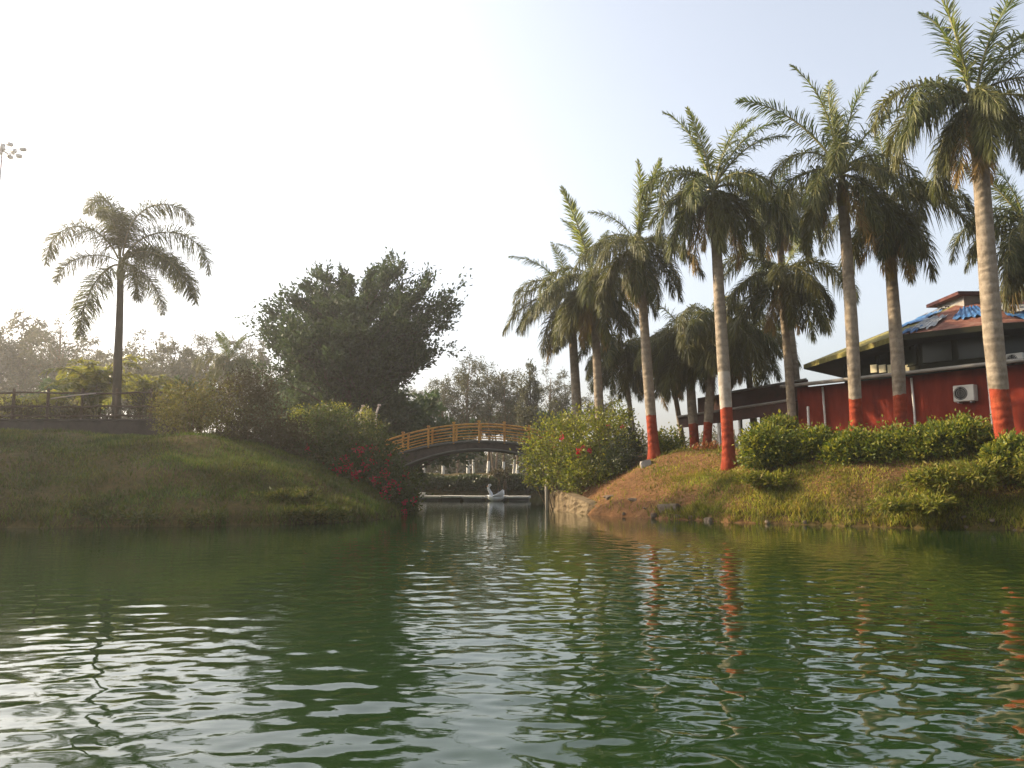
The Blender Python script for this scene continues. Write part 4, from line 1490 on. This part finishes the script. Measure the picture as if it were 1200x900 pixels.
    cb.add(np.array(V) - o, [(0, 1, 5, 4), (1, 2, 6, 5), (2, 3, 7, 6), (3, 0, 4, 7), (4, 5, 6, 7)])
    cu = cb.build('cupola', M['gutter'], roof)
    V = [(c2[0] + x, c2[1] + y, 8.98) for x, y in q] + [(c2[0] + x, c2[1] + y, 9.12) for x, y in q] + [(c2[0] - .6, c2[1] + .1, 9.4), (c2[0] + .6, c2[1] + .1, 9.4)]
    cb = MB().add(np.array(V) - o, [(3, 2, 1, 0), (0, 1, 5, 4), (1, 2, 6, 5), (2, 3, 7, 6), (3, 0, 4, 7), (4, 5, 9, 8), (5, 6, 9), (6, 7, 8, 9), (7, 4, 8)])
    cb.build('cupola_roof', M['cupola_red'], roof)
    # drain pipes on the wall
    for px in (966, 1071, 1161):
        u, z = hit(px, 470, -.08)
        MB().tube([L(u, -.1, zg + .1), L(u, -.1, 4.2), L(u - .03, -.12, ZG - .15)], .045, 8).build('drain_pipe', M['white_paint'], root, True)

    # tarpaulins lying on the roof
    def tarp(lab, i, u0, u1, v0, v1, mt, sd):
        r = np.random.default_rng(sd)
        a, b = EAVE[i], EAVE[(i + 1) % n]
        c, d = ei[i], ei[(i + 1) % n]
        nx_, ny_ = 22, 9
        V = []
        for yy in range(ny_):
            for xx in range(nx_):
                u = u0 + (u1 - u0) * xx / (nx_ - 1)
                v = v0 + (v1 - v0) * yy / (ny_ - 1) + .04 * math.sin(xx * 1.1 + sd)
                p = (a * (1 - u) + b * u) * (1 - v) + (c * (1 - u) + d * u) * v
                V.append((p[0], p[1], ZE + (8.75 - ZE) * v + .05 + .05 * r.random() + .04 * math.sin(xx * 1.7 + yy)))
        V = np.array(V)
        oo = V.mean(0)
        t = MB().add(V - oo, [(y * nx_ + x, y * nx_ + x + 1, (y + 1) * nx_ + x + 1, (y + 1) * nx_ + x) for y in range(ny_ - 1) for x in range(nx_ - 1)]).build('tarpaulin', mt, None, True)
        t.location = oo
        tag(t, lab, 'tarpaulin', 'tarpaulins on the restaurant roof')

    tarp('blue tarpaulin along the upper edge of the mossy roof slope', 0, .45, .98, .45, .8, M['blue_tarp'], 1)
    tarp('white tarpaulin strip high on the mossy roof slope', 0, .3, .75, .82, .98, M['white_tarp'], 2)
    tarp('crumpled blue tarpaulin in the middle of the red roof', 1, .5, .95, .3, .75, M['blue_tarp'], 3)
    tarp('white tarpaulin at the left corner of the red roof', 1, .04, .34, .08, .5, M['white_tarp'], 4)
    tarp('small blue tarpaulin at the eave of the red roof', 1, .02, .2, .0, .16, M['blue_tarp'], 5)
    tarp('white tarpaulin on the roof right of the tallest palm trunk', 2, .12, .5, .35, .8, M['white_tarp'], 6)
    tarp('blue tarpaulin on the roof right of the tallest palm trunk', 2, .1, .45, .1, .32, M['blue_tarp'], 7)

    # air conditioners
    def aircon(px0, py0, px1, py1, v, lab):
        u0, z1 = hit(px0, py0, v)
        u1, z0 = hit(px1, py1, v)
        cu_, cz_ = (u0 + u1) / 2, (z0 + z1) / 2
        wv, hv = u1 - u0, z1 - z0
        c = L(cu_, v - .18, cz_) + o
        ac = empty('air_conditioner', c, lab, 'air conditioner', 'air conditioner units on the restaurant', math.atan2(U[1], U[0]))
        MB().box((0, 0, 0), (wv, .34, hv), 0, 0, .03).build('casing', M['ac_case'], ac)
        fb = MB()
        th = np.linspace(0, 2 * math.pi, 24, endpoint=False)
        fr = min(wv * .33, hv * .4)
        cx = -wv * .13
        fb.add([(cx + fr * math.cos(t), -.176, fr * math.sin(t)) for t in th] + [(cx + fr * math.cos(t), -.16, fr * math.sin(t)) for t in th],
               [tuple(range(24))] + [(i, (i + 1) % 24, 24 + (i + 1) % 24, 24 + i) for i in range(24)])
        fb.build('fan', M['black'], ac)
        gb = MB()
        for k in range(1, 4):
            rr = fr * k / 3.5
            gb.tube([(cx + rr * math.cos(t), -.19, rr * math.sin(t)) for t in list(th) + [0]], .008, 4)
        gb.build('grille', M['ac_case'], ac)
        br = MB()
        for s in (-1, 1):
            br.box((s * wv * .3, .1, -hv / 2 - .03), (.05, .5, .05))
        br.build('bracket', M['galvanised'], ac)

    aircon(1121, 453, 1147, 470, 0, 'air conditioner with round fan on the red wall')
    aircon(1183, 416, 1204, 428, .75, 'air conditioner up on the ledge right of the tallest palm')
    # wall light by the upper windows
    u, z = hit(1083, 428, 0.3)
    MB().box(L(u, .3, z), (.14, .14, .2), 0, 0, .03).build('wall_lamp', M['white_paint'], root)

    # canopy to the left of the red wall
    cp = empty('canopy', L(-3, 1, zg) + o, 'brown sheet canopy on thin posts joined to the restaurant', 'canopy')
    oc = np.array(cp.location)

    def LC(u, v, z):
        return L(u, v, z) + o - oc
    rows = MB()
    V = []
    nu, nv = 40, 6
    for k in range(2):
        for i in range(nu):
            for j in range(nv):
                u, v = -6.6 + 6.5 * i / (nu - 1), -.6 + 4.8 * j / (nv - 1)
                V.append(LC(u, v, 4.62 + .2 * v * .9 + .035 * math.sin(i * 1.57) - k * .05 + (u + 6.6) * .05))
    fs = []
    h = nu * nv
    for i in range(nu - 1):
        for j in range(nv - 1):
            a = i * nv + j
            fs += [(a, a + nv, a + nv + 1, a + 1), (h + a, h + a + 1, h + a + nv + 1, h + a + nv)]
    for i in range(nu - 1):
        a = i * nv
        fs += [(a, h + a, h + a + nv, a + nv)]
        a += nv - 1
        fs += [(a, a + nv, h + a + nv, h + a)]
    for j in range(nv - 1):
        fs += [(j, j + 1, h + j + 1, h + j)]
        a = (nu - 1) * nv + j
        fs += [(a, h + a, h + a + 1, a + 1)]
    rows.add(V, fs)
    rows.build('roof_sheet', M['canopy_sheet'], cp)
    MB().tube([LC(-6.6, -.62, 4.58), LC(-.1, -.62, 4.9)], .06, 6).build('front_beam', M['gutter'], cp)
    vb = MB()
    P = [LC(u, v, 4.55 + (u + 6.6) * .05 + dz) for u in (-6.6, -.1) for v in (-.55, -.5) for dz in (-.55, 0)]
    vb.add(P, [(0, 1, 3, 2), (4, 6, 7, 5), (0, 4, 5, 1), (2, 3, 7, 6), (0, 2, 6, 4), (1, 5, 7, 3)])
    vb.build('valance', M['canopy_sheet'], cp)
    P = [LC(u, v, 5.3 + (u + 6.6) * .05 + dz) for u in (-6.6, -.1) for v in (.95, 1.05) for dz in (-.6, 0.35)]
    vb = MB().add(P, [(0, 1, 3, 2), (4, 6, 7, 5), (0, 4, 5, 1), (2, 3, 7, 6), (0, 2, 6, 4), (1, 5, 7, 3)])
    vb.build('upper_fascia', M['canopy_sheet'], cp)
    MB().tube([LC(-5.0, .9, 5.74), LC(-.1, .9, 5.98)], .06, 6).build('upper_gutter', M['gutter'], cp)
    MB().tube([LC(-6.6, 4.15, 5.35), LC(-.1, 4.15, 5.7)], .08, 6).build('rear_beam', M['dark_wall'], cp)
    for px in (842, 866, 905, 947):
        u, z = hit(px, 480, -.4)
        MB().box(LC(u, -.4, (zg + 4.65) / 2 - .1), (.16 if px == 842 else .09, .1, 4.7 - zg), 0, math.atan2(U[1], U[0]), .015).build('post', M['white_paint'], cp)
    for u in (-6.2, -3.2, -.4):
        MB().box(LC(u, 4.0, (zg + 5.3) / 2), (.14, .14, 5.2 - zg), 0, 0, .015).build('post', M['dark_wall'], cp)
    for u in np.linspace(-6.3, -.5, 6):
        MB().tube([LC(u, -.5, 4.58 + (u + 6.6) * .05 - .08), LC(u, 4.1, 5.3 + (u + 6.6) * .05)], .04, 5).build('rafter', M['canopy_sheet'], cp)
    bw = slab(MB(), -4.4, -.02, 3.2, 8, zg - .3, 5.2).build('rear_wall', M['canopy_sheet'], root)


building()


# ------------------------------------------------------------------ stones
def stone(px, py, D, sx, sy, sz, lab, seed, mt='rock', slab_=False, grp='stones on the right bank'):
    import bmesh
    bm = bmesh.new()
    bmesh.ops.create_icosphere(bm, subdivisions=3, radius=1)
    r = np.random.default_rng(seed)
    ks = [(r.normal(size=3), r.uniform(.1, .25), r.uniform(0, 6)) for _ in range(7)]
    for v in bm.verts:
        p = np.array(v.co)
        q = 1 + sum(a * math.sin(np.dot(k, p) * 2 + ph) * .5 for k, a, ph in ks)
        p = p * q
        if slab_:
            p = np.sign(p) * np.abs(p) ** .75
        p = np.clip(p, -.85, .85)
        v.co = p * np.array([sx, sy, sz])
    c = at(px, py, D)
    z = max(gz(c[0], D), -.1)
    me = bpy.data.meshes.new('stone')
    bm.to_mesh(me)
    bm.free()
    me.materials.append(M[mt])
    s = obj('stone', me, None, (c[0], D, z + sz * .02), r.uniform(0, 3))
    s.rotation_euler = (r.uniform(-.25, .25), r.uniform(-.25, .25), r.uniform(0, 3))
    tag(s, lab, 'stone', grp)


stone(757, 545, 32.2, .33, .26, .2, 'pale boulder at the foot of a red banded palm', 1, 'pale_rock')
stone(783, 600, 27.6, .42, .26, .17, 'dark broken slab jutting out at the water edge', 2, 'rock', True)
stone(768, 606, 27.9, .22, .18, .13, 'rounded shore stone left of the dark slab', 4)
stone(715, 604, 31.0, .3, .2, .12, 'brown stone at the foot of the bare earth slope', 5)
stone(742, 606, 29.6, .2, .16, .1, 'small brown shore stone between the slope and slab', 6)
stone(832, 608, 25.9, .2, .16, .1, 'low shore stone right of the dark slab', 7)
stone(935, 612, 23.4, .16, .12, .09, 'small dark stone under the grass below the second hedge bush', 8)
stone(1000, 615, 22.2, .2, .12, .09, 'flat pale stone at the water edge below the middle hedge', 9, 'pale_rock')
stone(1105, 618, 20.9, .18, .12, .08, 'brown stone at the water edge below the tall hedge', 10)


rs_ = random.Random(8)
for i in range(16):
    px_ = rs_.uniform(700, 1190)
    py_ = np.interp(px_, [700, 800, 900, 1000, 1100, 1200], [604, 609, 614, 617.5, 620, 622])
    w_ = on_water(px_, py_)
    k_ = rs_.uniform(.04, .09)
    stone(px_, py_, w_[1] + rs_.uniform(-.05, .3), k_ * 1.5, k_, k_ * .8, 'small brown stone half sunk in mud at the right waterline', 30 + i, grp='small stones at the right waterline')


# ------------------------------------------------------------------ floodlight mast at the upper left
def mast():
    D = 60
    top = at(2.5, 176, D)
    zb = gz(top[0], D)
    h = top[2] - zb
    root = empty('floodlight_mast', (top[0], D, zb), 'tall thin floodlight mast at the upper left edge', 'light mast')
    MB().tube([(0, 0, -.3), (0, 0, h * .5), (0, 0, h)], [.16, .12, .07], 10).build('pole', M['galvanised'], root, True)
    MB().tube([(0, 0, h - .1), (0, 0, h + .5), (0, 0, h + .55)], [.2, .2, .05], 10).build('hub', M['galvanised'], root, True)
    for k, (az, ln, dz) in enumerate(((0, 1.55, .1), (-25, 1.3, -.3), (25, 1.1, -.25), (155, 1.3, .1), (205, 1.1, -.3), (95, 1.2, 0), (-80, .5, -.35), (60, .5, .7))):
        a = math.radians(az)
        e = np.array([math.cos(a) * ln, math.sin(a) * ln, h + dz])
        arm = MB().tube([(0, 0, h + dz * .5), e], .04, 6).build('arm', M['galvanised'], root)
        MB().box(e + [.08 * math.cos(a), 0, -.02], (.46, .34, .24), 0, a, .05).build('floodlight', M['galvanised'], arm)
        MB().box(e + [.08 * math.cos(a), 0, -.155], (.38, .28, .03), 0, a, .01).build('lens', M['lamp_glass'], arm)


mast()


# ------------------------------------------------------------------ haze in the air, partly standing in for lens glare
def haze():
    m = bpy.data.materials.new('haze')
    m.use_nodes = True
    t = m.node_tree
    t.nodes.clear()
    o = t.nodes.new('ShaderNodeOutputMaterial')
    v = t.nodes.new('ShaderNodeVolumePrincipled')
    v.inputs['Color'].default_value = (.95, .93, .9, 1)
    v.inputs['Density'].default_value = .0011
    v.inputs['Anisotropy'].default_value = .68
    t.links.new(v.outputs[0], o.inputs['Volume'])
    b = MB().box((0, 60, 13.5), (9000, 9000, 31)).build('haze', m)
    tag(b, 'thin evening haze over the pond, partly standing in for lens glare', 'haze', kind='stuff')


haze()
